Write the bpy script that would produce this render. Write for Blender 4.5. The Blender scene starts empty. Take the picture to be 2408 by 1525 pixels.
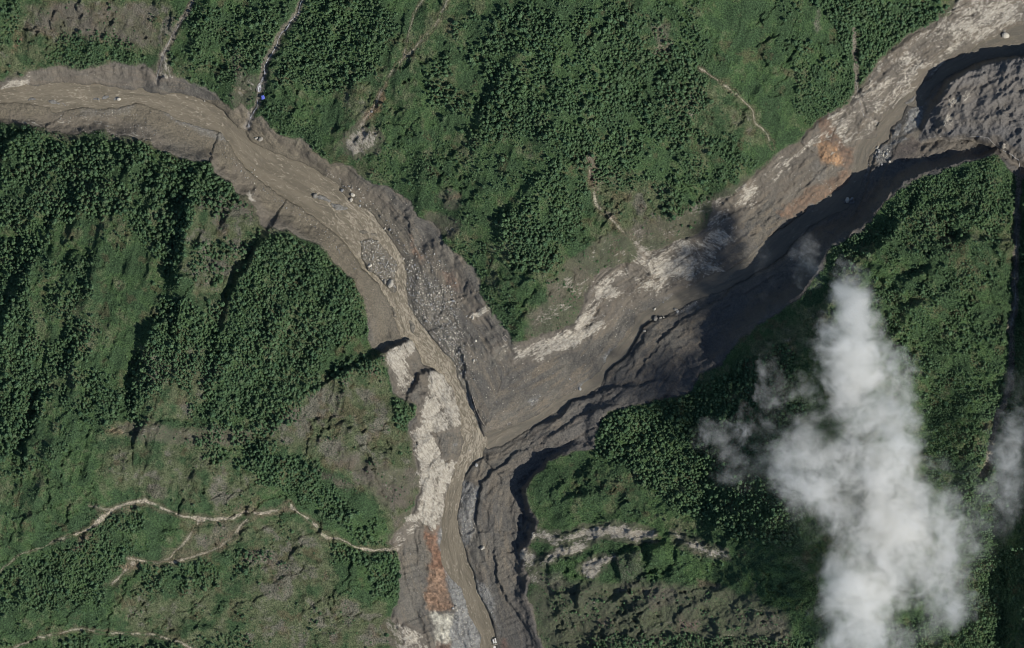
import bpy, math, random
import numpy as np
from mathutils import Vector, Matrix

# ------------------------------------------------------------------ camera, sky, sun, exposure
SC = bpy.context.scene
COL = SC.collection
FW, FH = 2408.0, 1525.0                 # the place is 2408 m wide and 1525 m deep
CAM_H = 80000.0
cam = bpy.data.cameras.new('camera'); camo = bpy.data.objects.new('camera', cam); COL.objects.link(camo)
camo.location = (0, 0, CAM_H); camo.rotation_euler = (0, 0, 0)
cam.sensor_fit = 'HORIZONTAL'; cam.sensor_width = 36
cam.lens = 36 * (CAM_H - 150) / FW
cam.clip_start = 100; cam.clip_end = CAM_H * 2
SC.camera = camo

SUN_EL = math.radians(47); SDX, SDY = 0.862, -0.507      # the sun stands in the south-east
w = bpy.data.worlds.new("World"); SC.world = w; w.use_nodes = True
nt = w.node_tree; bg = nt.nodes['Background']
sky = nt.nodes.new('ShaderNodeTexSky'); sky.sky_type = 'NISHITA'; sky.sun_disc = False
sky.sun_elevation = SUN_EL; sky.sun_rotation = math.atan2(SDX, SDY); sky.altitude = 2500
nt.links.new(sky.outputs[0], bg.inputs[0]); bg.inputs[1].default_value = 0.11
sl = bpy.data.lights.new('sun', 'SUN'); slo = bpy.data.objects.new('sun', sl); COL.objects.link(slo)
sl.energy = 4.2; sl.angle = math.radians(0.5); sl.color = (1.0, 0.95, 0.88)
sd = Vector((SDX * math.cos(SUN_EL), SDY * math.cos(SUN_EL), math.sin(SUN_EL)))
slo.rotation_euler = sd.to_track_quat('Z', 'Y').to_euler(); slo.location = (0, 0, 2000)
SC.view_settings.view_transform = 'Standard'; SC.view_settings.look = 'None'
SC.view_settings.exposure = 0.0; SC.view_settings.gamma = 1.0; SC.view_settings.use_curve_mapping = False
SC.cycles.use_denoising = True; SC.cycles.denoiser = 'OPENIMAGEDENOISE'; SC.cycles.denoising_input_passes = 'RGB_ALBEDO_NORMAL'; SC.cycles.denoising_prefilter = 'ACCURATE'; SC.cycles.filter_width = 0.85
SC.cycles.volume_bounces = 14; SC.cycles.max_bounces = 16; SC.cycles.diffuse_bounces = 2; SC.cycles.glossy_bounces = 1
SC.cycles.transparent_max_bounces = 8
SC.cycles.volume_step_rate = 1.0; SC.cycles.volume_max_steps = 256

def Wd(fx, fy, z=0.0):                   # metres east / south of the north-west corner -> world
    return (fx - FW / 2, FH / 2 - fy, z)

# ------------------------------------------------------------------ noise
_tabs = {}
def vn(X, Y, s, seed):
    if seed not in _tabs:
        _tabs[seed] = np.random.default_rng(seed).random((256, 256), dtype=np.float32)
    T = _tabs[seed]
    x = X / s + seed * 7.31; y = Y / s + seed * 3.77
    xi = np.floor(x); yi = np.floor(y)
    fx = (x - xi).astype(np.float32); fy = (y - yi).astype(np.float32)
    fx = fx * fx * fx * (fx * (fx * 6 - 15) + 10); fy = fy * fy * fy * (fy * (fy * 6 - 15) + 10)
    xi = xi.astype(np.int64) & 255; yi = yi.astype(np.int64) & 255
    x1 = (xi + 1) & 255; y1 = (yi + 1) & 255
    a = T[yi, xi]; b = T[yi, x1]; c = T[y1, xi]; d = T[y1, x1]
    return (a + (b - a) * fx) * (1 - fy) + (c + (d - c) * fx) * fy      # 0..1
def fbm(X, Y, s, seed, o=4, g=0.5):
    r = 0; a = 1; t = 0
    for k in range(o):
        r = r + a * vn(X * math.cos(k) - Y * math.sin(k), X * math.sin(k) + Y * math.cos(k), s / 2 ** k, seed + k); t += a; a *= g
    return r / t
def ridged(X, Y, s, seed, o=4, g=0.5):
    r = 0; a = 1; t = 0
    for k in range(o):
        n = vn(X * math.cos(k * .7) - Y * math.sin(k * .7), X * math.sin(k * .7) + Y * math.cos(k * .7), s / 2 ** k, seed + k)
        r = r + a * (1 - np.abs(2 * n - 1)); t += a; a *= g
    return r / t
def sst(a, b, x):
    t = np.clip((x - a) / (b - a), 0, 1); return t * t * (3 - 2 * t)

def pline(X, Y, P):                      # distance to an open polyline, side (+ = right of travel on the map), arclength
    P = np.array(P, float); best = np.full(X.shape, 1e9); side = np.zeros(X.shape); arc = np.zeros(X.shape); acc = 0
    for (x0, y0), (x1, y1) in zip(P[:-1], P[1:]):
        dx, dy = x1 - x0, y1 - y0; L2 = dx * dx + dy * dy; L = math.sqrt(L2)
        t = np.clip(((X - x0) * dx + (Y - y0) * dy) / L2, 0, 1)
        ex = X - x0 - t * dx; ey = Y - y0 - t * dy; d = ex * ex + ey * ey
        m = d < best
        best = np.where(m, d, best); side = np.where(m, dx * (Y - y0) - dy * (X - x0), side); arc = np.where(m, acc + t * L, arc)
        acc += L
    return np.sqrt(best), np.sign(side), arc / acc
def inpoly(X, Y, P):
    P = np.array(P, float); r = np.zeros(X.shape, bool)
    bx = (X >= P[:, 0].min()) & (X <= P[:, 0].max()) & (Y >= P[:, 1].min()) & (Y <= P[:, 1].max())
    if not bx.any(): return r
    x = X[bx]; y = Y[bx]; q = np.zeros(x.shape, bool)
    for (x0, y0), (x1, y1) in zip(P, np.roll(P, -1, 0)):
        if y0 == y1: continue
        c = (y0 > y) != (y1 > y)
        q ^= c & (x < (x1 - x0) * (y - y0) / (y1 - y0) + x0)
    r[bx] = q; return r
def sdpoly(X, Y, P):                     # signed distance, + inside
    d, _, _ = pline(X, Y, list(P) + [P[0]])
    return np.where(inpoly(X, Y, P), d, -d)

# ------------------------------------------------------------------ the map (metres from the north-west corner)
NBL = [(0,190),(43,185),(67,167),(100,163),(147,153),(187,163),(243,157),(283,143),(317,155),(337,150),(357,163),(368,182),(393,173),(433,190),(473,203),(500,217),(520,233),(547,260),(563,243),(587,260),(600,283),(612,280),(635,303),(669,320),(715,330),(735,353),(779,383),(802,383),(829,393),(862,423),(909,437),(939,450),(959,473),(975,493),(985,512),(1012,522),(1032,540),(1039,575),(1082,598),(1109,632),(1126,658),(1126,688),(1142,715),(1162,748),(1189,775),(1211,815)]
NBR = [(1237,800),(1287,782),(1344,765),(1364,729),(1385,680),(1417,640),(1455,622),(1494,618),(1515,590),(1545,590),(1571,578),(1604,560),(1661,542),(1676,500),(1671,470),(1724,463),(1751,430),(1781,407),(1806,390),(1826,360),(1873,343),(1899,307),(1929,283),(1953,270),(1993,247),(2009,230),(2039,183),(2066,150),(2099,117),(2139,90),(2183,60),(2233,30),(2246,0)]
HN = [(-4000,210)] + [(-60,195)] + NBL + NBR + [(2290,-60),(4000,-1500),(4000,-4000),(-4000,-4000)]
SB = [(0,288),(43,290),(83,293),(110,307),(150,310),(187,317),(213,315),(240,303),(267,320),(300,320),(350,330),(373,353),(417,370),(460,380),(493,380),(507,407),(543,433),(557,457),(583,463),(600,483),(612,528),(632,538),(679,545),(712,568),(749,578),(789,618),(829,658),(849,695),(859,722),(862,762),(865,808),(875,822),(902,832),(909,869),(922,918),(942,935),(975,952),(979,975),(962,998),(962,1017),(969,1057),(979,1100),(985,1150),(972,1200),(935,1244),(912,1280),(935,1294),(945,1334),(945,1370),(935,1407),(925,1457),(939,1490),(949,1525)]
HS = [(-4000,300),(-60,285)] + SB + [(955,1590),(1000,5000),(-4000,5000)]
EB = [(1281,1525),(1264,1484),(1254,1434),(1235,1394),(1247,1367),(1231,1334),(1234,1300),(1262,1264),(1268,1224),(1247,1184),(1237,1150),(1264,1117),(1291,1087),(1344,1062),(1400,1055),(1404,1015),(1411,985),(1450,962),(1504,955),(1554,939),(1618,925),(1641,885),(1698,859),(1711,829),(1738,802),(1778,772),(1820,740),(1862,715),(1905,680),(1930,640),(1943,600),(1953,582),(1993,565),(2035,540),(2060,505),(2096,457),(2139,430),(2166,417),(2206,412),(2249,390),(2306,374),(2339,360),(2366,385),(2392,413),(2440,440)]
HE = [(1300,1590),(1300,5000),(5000,5000),(5000,470)] + EB[::-1]
RA_UP = [(-60,205),(0,207),(33,203),(60,197),(90,202),(133,193),(187,195),(233,200),(267,202),(310,213),(333,207),(353,218),(393,222),(423,218),(467,233),(503,250),(527,267),(547,290),(563,303),(580,313),(590,333),(602,340),(645,360),(689,377),(735,398),(762,412),(789,430),(802,455),(832,477),(869,500),(879,508),(902,542),(922,568),(935,592),(949,608),(955,642),(955,692),(959,725),(979,748),(999,775),(1015,798),(1032,818),(1062,848),(1075,882),(1089,915),(1102,952),(1122,985),(1135,1024),(1142,1047),(1135,1074),(1119,1084),(1095,1117),(1085,1150),(1075,1204),(1082,1257),(1099,1307),(1115,1350),(1125,1400),(1149,1444),(1163,1487),(1166,1525),(1175,1600)]
RA_LO = [(-60,245),(0,243),(67,243),(113,250),(123,263),(150,260),(187,253),(233,253),(273,253),(300,245),(320,240),(343,245),(367,257),(393,267),(427,287),(467,297),(520,315),(540,337),(553,363),(573,390),(602,417),(622,433),(652,457),(692,477),(735,508),(775,538),(802,562),(829,595),(849,625),(869,648),(889,668),(902,695),(919,722),(927,742),(935,768),(942,795),(969,802),(979,825),(992,855),(1019,868),(1039,882),(1059,908),(1075,938),(1082,975),(1085,1008),(1092,1037),(1075,1084),(1065,1127),(1049,1167),(1042,1204),(1039,1244),(1035,1284),(1039,1317),(1052,1354),(1085,1384),(1095,1410),(1102,1440),(1122,1477),(1132,1500),(1129,1525),(1135,1600)]
RA = RA_UP + RA_LO[::-1]
ISL = [(849,565),(868,560),(889,568),(912,598),(932,618),(929,658),(935,695),(922,686),(905,668),(890,652),(862,635),(849,608)]
RB_UP = [(2470,30),(2408,57),(2346,83),(2306,97),(2273,123),(2219,153),(2196,180),(2156,213),(2119,233),(2083,267),(2069,300),(2063,323),(2036,333),(2023,347),(2019,370),(2006,407),(1996,437),(1949,457),(1916,480),(1883,508),(1840,540),(1805,560),(1765,600),(1720,630),(1671,652),(1627,675),(1571,705),(1537,725),(1504,742),(1487,775),(1457,812),(1431,842),(1404,879),(1364,909),(1304,945),(1271,975),(1204,1002),(1142,1022)]
RB_LO = [(2470,115),(2408,130),(2339,137),(2286,150),(2239,172),(2199,200),(2176,233),(2172,247),(2133,250),(2123,283),(2099,300),(2093,327),(2073,340),(2049,363),(2036,407),(2019,457),(2006,477),(1956,508),(1906,535),(1873,565),(1849,598),(1806,625),(1758,655),(1704,680),(1631,707),(1587,735),(1540,750),(1515,768),(1497,800),(1471,838),(1444,862),(1424,885),(1411,912),(1351,942),(1304,972),(1247,1012),(1190,1045),(1142,1062)]
RB = RB_UP + RB_LO[::-1]
PROM = [(2408,140),(2365,140),(2319,153),(2286,170),(2239,197),(2219,227),(2199,253),(2183,283),(2168,325),(2205,312),(2240,316),(2300,316),(2345,338),(2385,372),(2700,480),(2700,120)]

# ------------------------------------------------------------------ terrain grid
ST = 2.0
def axis(lo, hi):
    a = np.arange(lo, hi + ST, ST); g = []; d = ST; v = 0
    while v < 2500: d *= 1.25; v += d; g.append(v)
    g = np.array(g); return np.concatenate([(lo - g)[::-1], a, a[-1] + g])
xs = axis(-90, FW + 90); ys = axis(-90, FH + 90)
X, Y = np.meshgrid(xs, ys); NY, NX = X.shape
def coarse(fn, k=4):                     # evaluate a slow field on every k-th line and fill in linearly
    ix = np.unique(np.r_[0:NX:k, NX - 1]); iy = np.unique(np.r_[0:NY:k, NY - 1])
    c = fn(X[np.ix_(iy, ix)], Y[np.ix_(iy, ix)])
    outs = []
    for f in (c if isinstance(c, tuple) else (c,)):
        t = np.empty((len(iy), NX))
        for r in range(len(iy)): t[r] = np.interp(xs, xs[ix], f[r])
        o = np.empty((NY, NX)); jy = np.searchsorted(iy, np.arange(NY), 'right') - 1; jy = np.clip(jy, 0, len(iy) - 2)
        fr = ((ys - ys[iy[jy]]) / (ys[iy[jy + 1]] - ys[iy[jy]]))[:, None]
        o = t[jy] * (1 - fr) + t[jy + 1] * fr; outs.append(o)
    return tuple(outs) if isinstance(c, tuple) else outs[0]
wob = lambda s, k: (fbm(X, Y, s, k, 3) - .5)
WX = X + 16 * wob(46, 11) + 8 * wob(12, 12); WY = Y + 16 * wob(46, 21) + 8 * wob(12, 22)
def local(P, m):                         # index window round a polyline / polygon
    P = np.array(P); i0 = np.searchsorted(xs, P[:, 0].min() - m); i1 = np.searchsorted(xs, P[:, 0].max() + m)
    j0 = np.searchsorted(ys, P[:, 1].min() - m); j1 = np.searchsorted(ys, P[:, 1].max() + m)
    return slice(max(j0, 0), max(j1, j0 + 1)), slice(max(i0, 0), max(i1, i0 + 1))

dn = coarse(lambda x, y: sdpoly(x, y, HN), 2); ds = coarse(lambda x, y: sdpoly(x, y, HS), 2); de = coarse(lambda x, y: sdpoly(x, y, HE), 2)
def warpread(F):                         # read a field at the wobbled place (inside the even part of the grid)
    fi = np.clip((WX - xs[0]) / 1, 0, None)
    ii = np.interp(WX.ravel(), xs, np.arange(NX)).reshape(X.shape); jj = np.interp(WY.ravel(), ys, np.arange(NY)).reshape(X.shape)
    i0 = np.clip(ii.astype(int), 0, NX - 2); j0 = np.clip(jj.astype(int), 0, NY - 2); a = ii - i0; b = jj - j0
    return (F[j0, i0] * (1 - a) + F[j0, i0 + 1] * a) * (1 - b) + (F[j0 + 1, i0] * (1 - a) + F[j0 + 1, i0 + 1] * a) * b
dn = warpread(dn); ds = warpread(ds); de = warpread(de)
ra = coarse(lambda x, y: sdpoly(x, y, RA), 2); isl = coarse(lambda x, y: sdpoly(x, y, ISL), 2)
rb = coarse(lambda x, y: sdpoly(x, y, RB), 2)
smallw = 5 * wob(14, 31) + 9 * wob(40, 33)
ra = np.minimum(ra, -isl) + smallw; rb = rb + smallw * 1.2
# small bars standing in the water: (x, y, half length, half width, angle)
BARS = [(123,240,17,6,12),(72,233,9,3,0),(145,246,12,4,20),(250,230,9,4,-20),(222,234,7,3,0),(276,234,8,4,0),(759,470,17,5,22),(799,487,24,6,8),(739,461,6,5,0),(859,548,14,4,5),(967,768,7,15,-18),(882,552,9,3,10),(929,738,3,14,-12),(1068,1046,6,4,0),(1998,471,12,7,0),(2108,306,5,20,28),(2110,330,22,5,-30),(2142,232,14,4,-40)]
bars = np.full(X.shape, -50.0)
for bx, by, bl, bw_, ba in BARS:
    sl_ = local([(bx, by)], 60); c, s_ = math.cos(math.radians(ba)), math.sin(math.radians(ba))
    u = (WX[sl_] - bx) * c + (WY[sl_] - by) * s_; v = -(WX[sl_] - bx) * s_ + (WY[sl_] - by) * c
    bars[sl_] = np.maximum(bars[sl_], (1 - np.hypot(u / bl, v / bw_)) * bw_)
riv = np.maximum(ra, rb); riv = np.minimum(riv, -bars - .5)
dR = np.maximum(-riv, 0)

zg = 0.03 * np.hypot(X - 1150, (Y - 1525))
def idw(pts):
    num = 0; den = 0
    for x, y, a, wd in pts:
        q = 1 / ((X - x) ** 2 + (Y - y) ** 2 + 900) ** 2; num = num + q * np.stack([np.full(X.shape, a), np.full(X.shape, wd)]); den = den + q
    return num[0] / den, num[1] / den
ampN, widN = idw([(0,190,10,15),(280,150,16,45),(600,280,12,25),(800,390,14,40),(960,480,18,60),(1100,620,25,60),(1215,815,12,25),(1480,620,10,40),(1700,470,10,40),(1950,280,14,50),(2150,90,20,110),(2250,0,25,130)])
ampS, widS = idw([(0,290,8,12),(300,320,12,20),(500,390,16,30),(620,530,20,40),(850,700,20,70),(900,830,20,60),(970,960,25,60),(980,1100,25,70),(930,1280,14,50),(940,1500,14,60)])
ampE, widE = idw([(1280,1525,20,40),(1250,1434,20,40),(1235,1334,30,22),(1268,1224,40,22),(1240,1150,55,10),(1290,1087,45,12),(1370,1060,22,20),(1411,985,22,50),(1554,939,14,50),(1700,850,40,60),(1790,760,75,60),(1880,700,95,60),(1943,600,100,62),(2060,490,90,52),(2166,417,72,40),(2249,390,55,30),(2339,360,40,15),(2400,420,14,20)])
sflat = sst(0, 1, (Y - (215 + .02 * X)) / 30) * sst(1000, 860, X) * (ds < 4) * (ra > -150) * (np.abs(dn) > 60)
sflat = np.where(Y > .62 * X - 20, sflat, 0)
bank = (15 * (1 - np.exp(-dR / 45))) * (1 - sflat) + sflat * (1.5 * sst(0, 4, dR) + 15 * sst(25, 90, dR)) + np.where(riv > 0, -1.5, 0.6 * sst(0, 3, dR))
Z = zg + bank
dirN = (X * 0.35 + Y * 0.94, X * 0.94 - Y * 0.35)        # along the fall line / across it on the north slope
for d, amp, wid, slo_ in ((dn, ampN, widN, .52), (ds, ampS, widS, .50), (de, ampE, widE, .30)):
    Z = Z + amp * sst(0, 1, (d + wid) / wid) + slo_ * np.maximum(d, 0) / (1 + np.maximum(d, 0) / 2600)
hill = np.maximum(np.maximum(dn, ds), de); inh = sst(0, 60, hill)
Nh = dn > 0; Sh = ds > 0; Eh = de > 0
# fall-line ribs and gullies
un, vnn = X * 0.30 - Y * 0.95, X * 0.95 + Y * 0.30
rib = ridged(un / 3.2, vnn, 120, 41, 5, .56) - .5; Z = Z + np.where(Nh, rib * 36 * inh, 0)
us, vs_ = X * 0.25 - Y * 0.97, X * 0.97 + Y * 0.25
rib = ridged(us / 3.5, vs_, 90, 51, 5, .56) - .5; Z = Z + np.where(Sh, rib * 46 * inh * sst(1500, 1050, Y + .25 * X), 0)
rib = ridged(X, Y / 2.2, 110, 55, 4, .55) - .5; Z = Z + np.where(Sh, rib * 26 * inh * sst(1000, 1250, Y + .2 * X), 0)
ue, ve = X * 0.85 - Y * 0.52, X * 0.52 + Y * 0.85
rib = ridged(ue / 2.4, ve, 75, 61, 5, .55) - .5; Z = Z + np.where(Eh, rib * 30 * inh, 0)
crag = ridged(X * .8 + Y * .6, (Y * .8 - X * .6) * 1.6, 34, 65, 4, .6) - .5; eh2 = np.where(Eh, inh, 0)
Z = Z + eh2 * crag * (10 + 14 * sst(1850, 1950, X) * sst(1000, 800, Y) + 2 * sst(1230, 1280, Y))
Z = Z + (fbm(X, Y, 60, 71, 4, .5) - .5) * 12 * (.15 + inh)

# crests with a steep side: (polyline, height, width of the steep left side, width of the gentle right side); left = left of travel on the map
RIDGES = [
 ([(425,690),(430,620),(440,560),(450,520),(470,455)],42,38,110),
 ([(328,980),(335,920),(345,860),(350,800),(385,755)],38,36,100),
 ([(520,810),(530,760),(545,700),(570,650),(600,600),(632,545)],30,20,70),
 ([(0,860),(20,760),(50,700),(80,640),(110,560)],30,32,90),
 ([(60,1115),(75,1050),(95,970),(105,900)],26,18,60),
 ([(200,840),(208,780),(215,700),(225,600)],18,30,70),
 ([(285,430),(300,400),(330,370)],16,16,50),
 ([(755,908),(790,890),(830,866),(870,847),(900,830),(940,812),(967,800)],30,9,60),
 ([(0,345),(45,330),(90,305)],18,14,50),
 ([(960,930),(985,890),(1010,874),(1040,876)],16,10,45),
 ([(1120,330),(1160,240),(1200,150),(1250,90)],16,26,80),
 ([(1165,600),(1190,530),(1240,450),(1300,400)],14,24,80),
 ([(1085,800),(1098,860),(1100,900),(1108,940),(1120,972),(1132,1005),(1138,1030)][::-1],9,5,50),
 ([(1127,1264),(1124,1217),(1124,1167),(1135,1137),(1169,1104),(1202,1077),(1250,1050)],9,5,40),
 ([(1165,1494),(1149,1440),(1124,1388),(1113,1350),(1099,1300)],6,4,20),
 ([(1095,1122),(1119,1088),(1142,1072)],5,4,14),
 ([(1421,905),(1427,882),(1464,849),(1494,819),(1501,799),(1517,768),(1544,752),(1584,742),(1594,732)],7,4,30),
 ([(1477,909),(1504,875),(1524,845),(1547,829),(1554,802),(1591,775),(1614,749),(1661,722),(1704,699),(1724,672),(1771,649),(1806,640)],8,4.5,34),
 ([(1464,899),(1487,865),(1490,832),(1518,802),(1522,782)],4,3,14),
 ([(1247,1019),(1284,1001),(1321,981),(1344,948),(1391,934),(1437,918),(1497,910),(1560,900)],11,6,40),
 ([(1280,1040),(1330,1005),(1371,977),(1410,962),(1451,955)],9,7,30),
 ([(1330,1065),(1370,1030),(1420,1000)],6,6,20),
 ([(1236,1255),(1240,1240),(1250,1222)],16,10,40),
 ([(1237,1477),(1217,1441),(1204,1419),(1185,1400),(1172,1367),(1169,1317),(1165,1284)],9,5,35),
 ([(962,558),(963,530),(955,512)],7,4,20),([(1036,585),(1040,566),(1050,556)],7,5,20),
 ([(1167,870),(1148,818),(1132,773)],2.2,2,20),
 ([(2026,625),(2046,605),(2073,582),(2106,552),(2126,518)],38,28,80),
 ([(2193,632),(2216,600),(2253,588),(2283,572),(2289,545)],42,40,80),
 ([(2096,675),(2139,665),(2156,655),(2206,642)],26,28,70),
 ([(2110,750),(2139,735),(2199,708),(2256,678)],22,24,70),
 ([(1930,760),(1960,700),(1990,650),(2010,620)],22,26,60),
 ([(1890,1400),(1880,1330),(1870,1200),(1880,1000),(1900,850),(1950,700)],120,240,200),
 ([(1364,1442),(1361,1410),(1364,1377)],19,9,40),([(1457,1372),(1452,1337),(1454,1310),(1481,1300),(1511,1299)],17,9,40),
 ([(1541,1320),(1537,1294),(1571,1284)],24,18,40),([(1517,1492),(1504,1460),(1494,1444)],17,9,40),([(1704,1502),(1690,1480),(1677,1455)],14,8,40),
 ([(1310,1178),(1400,1168),(1440,1160)],8,8,30),([(1400,1440),(1450,1400),(1500,1396)],8,8,30),([(1300,1262),(1371,1246),(1430,1240)],7,7,24),
 ([(1560,1262),(1600,1258),(1640,1270)],8,7,24),([(1600,1400),(1650,1384),(1700,1390)],8,8,30),([(1700,1300),(1716,1262)],16,10,30),
 ([(2230,1400),(2260,1380),(2310,1390)],12,12,30),([(2385,1450),(2398,1430),(2420,1425)],22,18,40),
 ([(460,1246),(490,1238),(520,1240)],7,5,20),([(560,1280),(570,1250),(590,1235)],9,5,30),([(430,1010),(520,1020),(575,1018)][::-1],8,6,20),
]
for P, A, wl, wr in RIDGES:
    s_ = local(P, 3 * max(wl, wr)); jg = 5 if wl < 12 else 2
    d, sd_, t = pline(WX[s_] + jg * (fbm(X[s_], Y[s_], 9, 195, 2) - .5), WY[s_] + jg * (fbm(X[s_], Y[s_], 9, 197, 2) - .5), P)
    pr = np.where(sd_ < 0, 1 - sst(0, 1, d / wl), np.exp(-(d / wr) ** 1.5))
    Z[s_] += A * pr * (0.35 + 0.65 * sst(0, .18, t) * sst(1, .82, t)) * np.where(sd_ < 0, 1, 1)
# streams cut gullies: (polyline, depth, half width)
STR1 = [(456,-20),(453,0),(437,33),(410,73),(393,110),(380,133),(374,160),(369,180),(366,190)]
STR2 = [(716,-20),(712,0),(702,30),(682,53),(672,70),(655,90),(645,117),(632,137),(622,160),(622,178),(610,201),(607,216),(606,232),(604,250),(596,262),(590,275),(583,300)]
STR3 = [(2013,70),(2013,130),(2013,180),(2019,227),(2027,252),(2033,273),(2049,280),(2073,293)]
STR4 = [(2166,329),(2205,319),(2240,324),(2300,322),(2322,324),(2345,345),(2375,362),(2395,375),(2400,400),(2398,440),(2392,508),(2389,592),(2387,642),(2389,708),(2376,775),(2373,825),(2372,900),(2360,950),(2346,985),(2330,1060),(2310,1120)]
TRACKS = [
 ([(1058,-10),(1056,0),(1032,50),(1012,77),(962,127),(925,167),(912,187),(899,213),(879,253),(855,280),(842,300)],2.2),
 ([(996,0),(972,37),(959,83),(949,140)],1.6),
 ([(1648,163),(1698,197),(1738,227),(1768,263),(1774,287),(1804,313),(1818,350)],2.6),
 ([(1384,400),(1391,443),(1404,483),(1437,512),(1464,542),(1491,562),(1504,585),(1517,612)],2.6),
 ([(180,1254),(213,1237),(247,1214),(267,1199),(290,1187),(320,1184),(347,1179),(377,1190),(407,1205),(434,1217),(474,1220),(520,1220),(547,1217),(574,1205),(602,1207),(635,1204),(669,1190),(682,1187),(705,1207),(735,1230),(755,1250),(769,1264),(809,1274),(835,1284),(879,1294),(935,1293)],3.8),
 ([(467,1224),(457,1247),(430,1280),(407,1307),(370,1324),(334,1317),(300,1314)],2.6),
 ([(370,1325),(414,1320),(460,1307),(500,1294),(527,1277),(550,1260),(567,1234),(587,1218),(602,1208)],2.8),
 ([(313,1324),(287,1350),(267,1374)],4.0),([(214,1192),(240,1196),(266,1200)],2.5),
 ([(20,1530),(93,1497),(140,1487),(180,1477),(234,1484),(284,1489),(350,1490),(384,1497),(427,1510),(460,1530)],2.6),
 ([(0,1344),(50,1304),(83,1294),(133,1270),(167,1257),(190,1248)],1.3),
]
for P, dp, hw in ((STR1, 9, 9), (STR2, 10, 10), (STR3, 8, 8), (STR4, 14, 16)):
    s_ = local(P, 60); d, _, t = pline(WX[s_], WY[s_], P); Z[s_] -= dp * np.exp(-(d / hw) ** 2)
for P, hw in TRACKS:
    s_ = local(P, 40); d, _, t = pline(WX[s_], WY[s_], P); Z[s_] -= .6 * np.exp(-(d / (hw * 1.6)) ** 2)
# rock shelf on the right with a cliff to the north-west
s_ = local([(2100,60),(2470,420)], 60); dp = sdpoly(WX[s_], WY[s_], PROM)
rough = ridged(X[s_], Y[s_], 45, 81, 4, .55)
Z[s_] += sst(-16, 0, dp) * (46 * sst(2160, 2230, X[s_]) * sst(420, 300, Y[s_]) + 6 + (rough - .5) * 26 + (ridged(X[s_] + Y[s_], (Y[s_] - X[s_]) * .4, 26, 85, 4, .6) - .5) * 16 * (1 - sst(40, 160, dp))) + np.maximum(dp, 0) * .05
# mountain beyond the eastern gully
Z = Z + 1.25 * np.maximum(X - (2398 + 20 * wob(90, 91)) + 0.13 * np.minimum(Y - 400, 0) * 0 + sst(760, 1100, Y) * 40, 0) * sst(380, 460, Y) * (1 - .5 * sst(2450, 2500, X)) * sst(2800, 2500, X)
# furrows dragged along the valley and rills running down its banks
def flow_coords(cl):
    L = sum(math.dist(a, b) for a, b in zip(cl[:-1], cl[1:]))
    def f(x, y):
        d, sd_, t = pline(x, y, cl); return t * L, d * sd_
    return coarse(f, 2)
CLA = [(-80,222),(0,225),(120,225),(250,228),(350,232),(440,255),(520,290),(560,330),(620,385),(700,430),(780,480),(840,530),(900,600),(930,690),(960,780),(1020,850),(1070,930),(1110,1020),(1100,1080),(1065,1160),(1058,1260),(1075,1340),(1110,1430),(1146,1525),(1155,1620)]
CLB = [(2480,75),(2408,92),(2300,125),(2220,172),(2150,232),(2090,290),(2045,350),(2010,430),(1950,480),(1870,545),(1800,600),(1700,660),(1600,705),(1520,750),(1460,830),(1410,890),(1330,945),(1240,995),(1142,1042)]
sA, tA = flow_coords(CLA); sB, tB = flow_coords(CLB)
useB = np.abs(tB) < np.abs(tA); sF = np.where(useB, sB, sA); tF = np.where(useB, tB, tA)
furrow = fbm(sF / 6, tF + 5 * wob(40, 95), 11, 131, 4, .62); rill = ridged(sF + 6 * wob(30, 96), tF / 7, 13, 141, 3, .6)
FAN = [(1110,830),(1215,835),(1420,790),(1440,810),(1400,880),(1300,940),(1200,995),(1145,1015),(1120,950)]
vmask = (1 - sst(-8, 4, hill)) * (riv < 0) * (1 - .72 * coarse(lambda x, y: sst(-20, 25, sdpoly(x, y, FAN)), 3))
Z = Z + vmask * ((furrow - .5) * 4.0 * (1 - sst(40, 90, np.abs(tF)) * .5) + (rill - .5) * 5.0 * sst(14, 45, dR) * (1 - .75 * sflat) * np.exp(-np.maximum(-hill - 50, 0) / 30))
# small broken scarps on the slopes and slumps in the mud
sn1 = fbm(X, Y, 70, 151, 5, .58); sm1 = sst(.47, .60, fbm(X, Y, 95, 161, 3))
Z = Z + inh * sm1 * 8 * sst(.488, .512, sn1) + inh * sm1[::-1] * 6 * sst(.488, .508, fbm(X * .8 + Y * .5, Y, 38, 171, 4, .6))
sn2 = fbm(sF / 2.6, tF, 30, 181, 4, .6)
Z = Z + vmask * (2.6 * sst(.49, .508, sn2) + 1.8 * sst(.56, .575, sn2) + 1.4 * sst(.42, .435, sn2)) * sst(6, 20, dR) * (1 - sflat * .6)
Z = Z + vmask * sst(.5, .65, fbm(X, Y, 45, 185, 3)) * (ridged(X, Y, 7, 191, 3, .6) - .5) * 2.8
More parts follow.
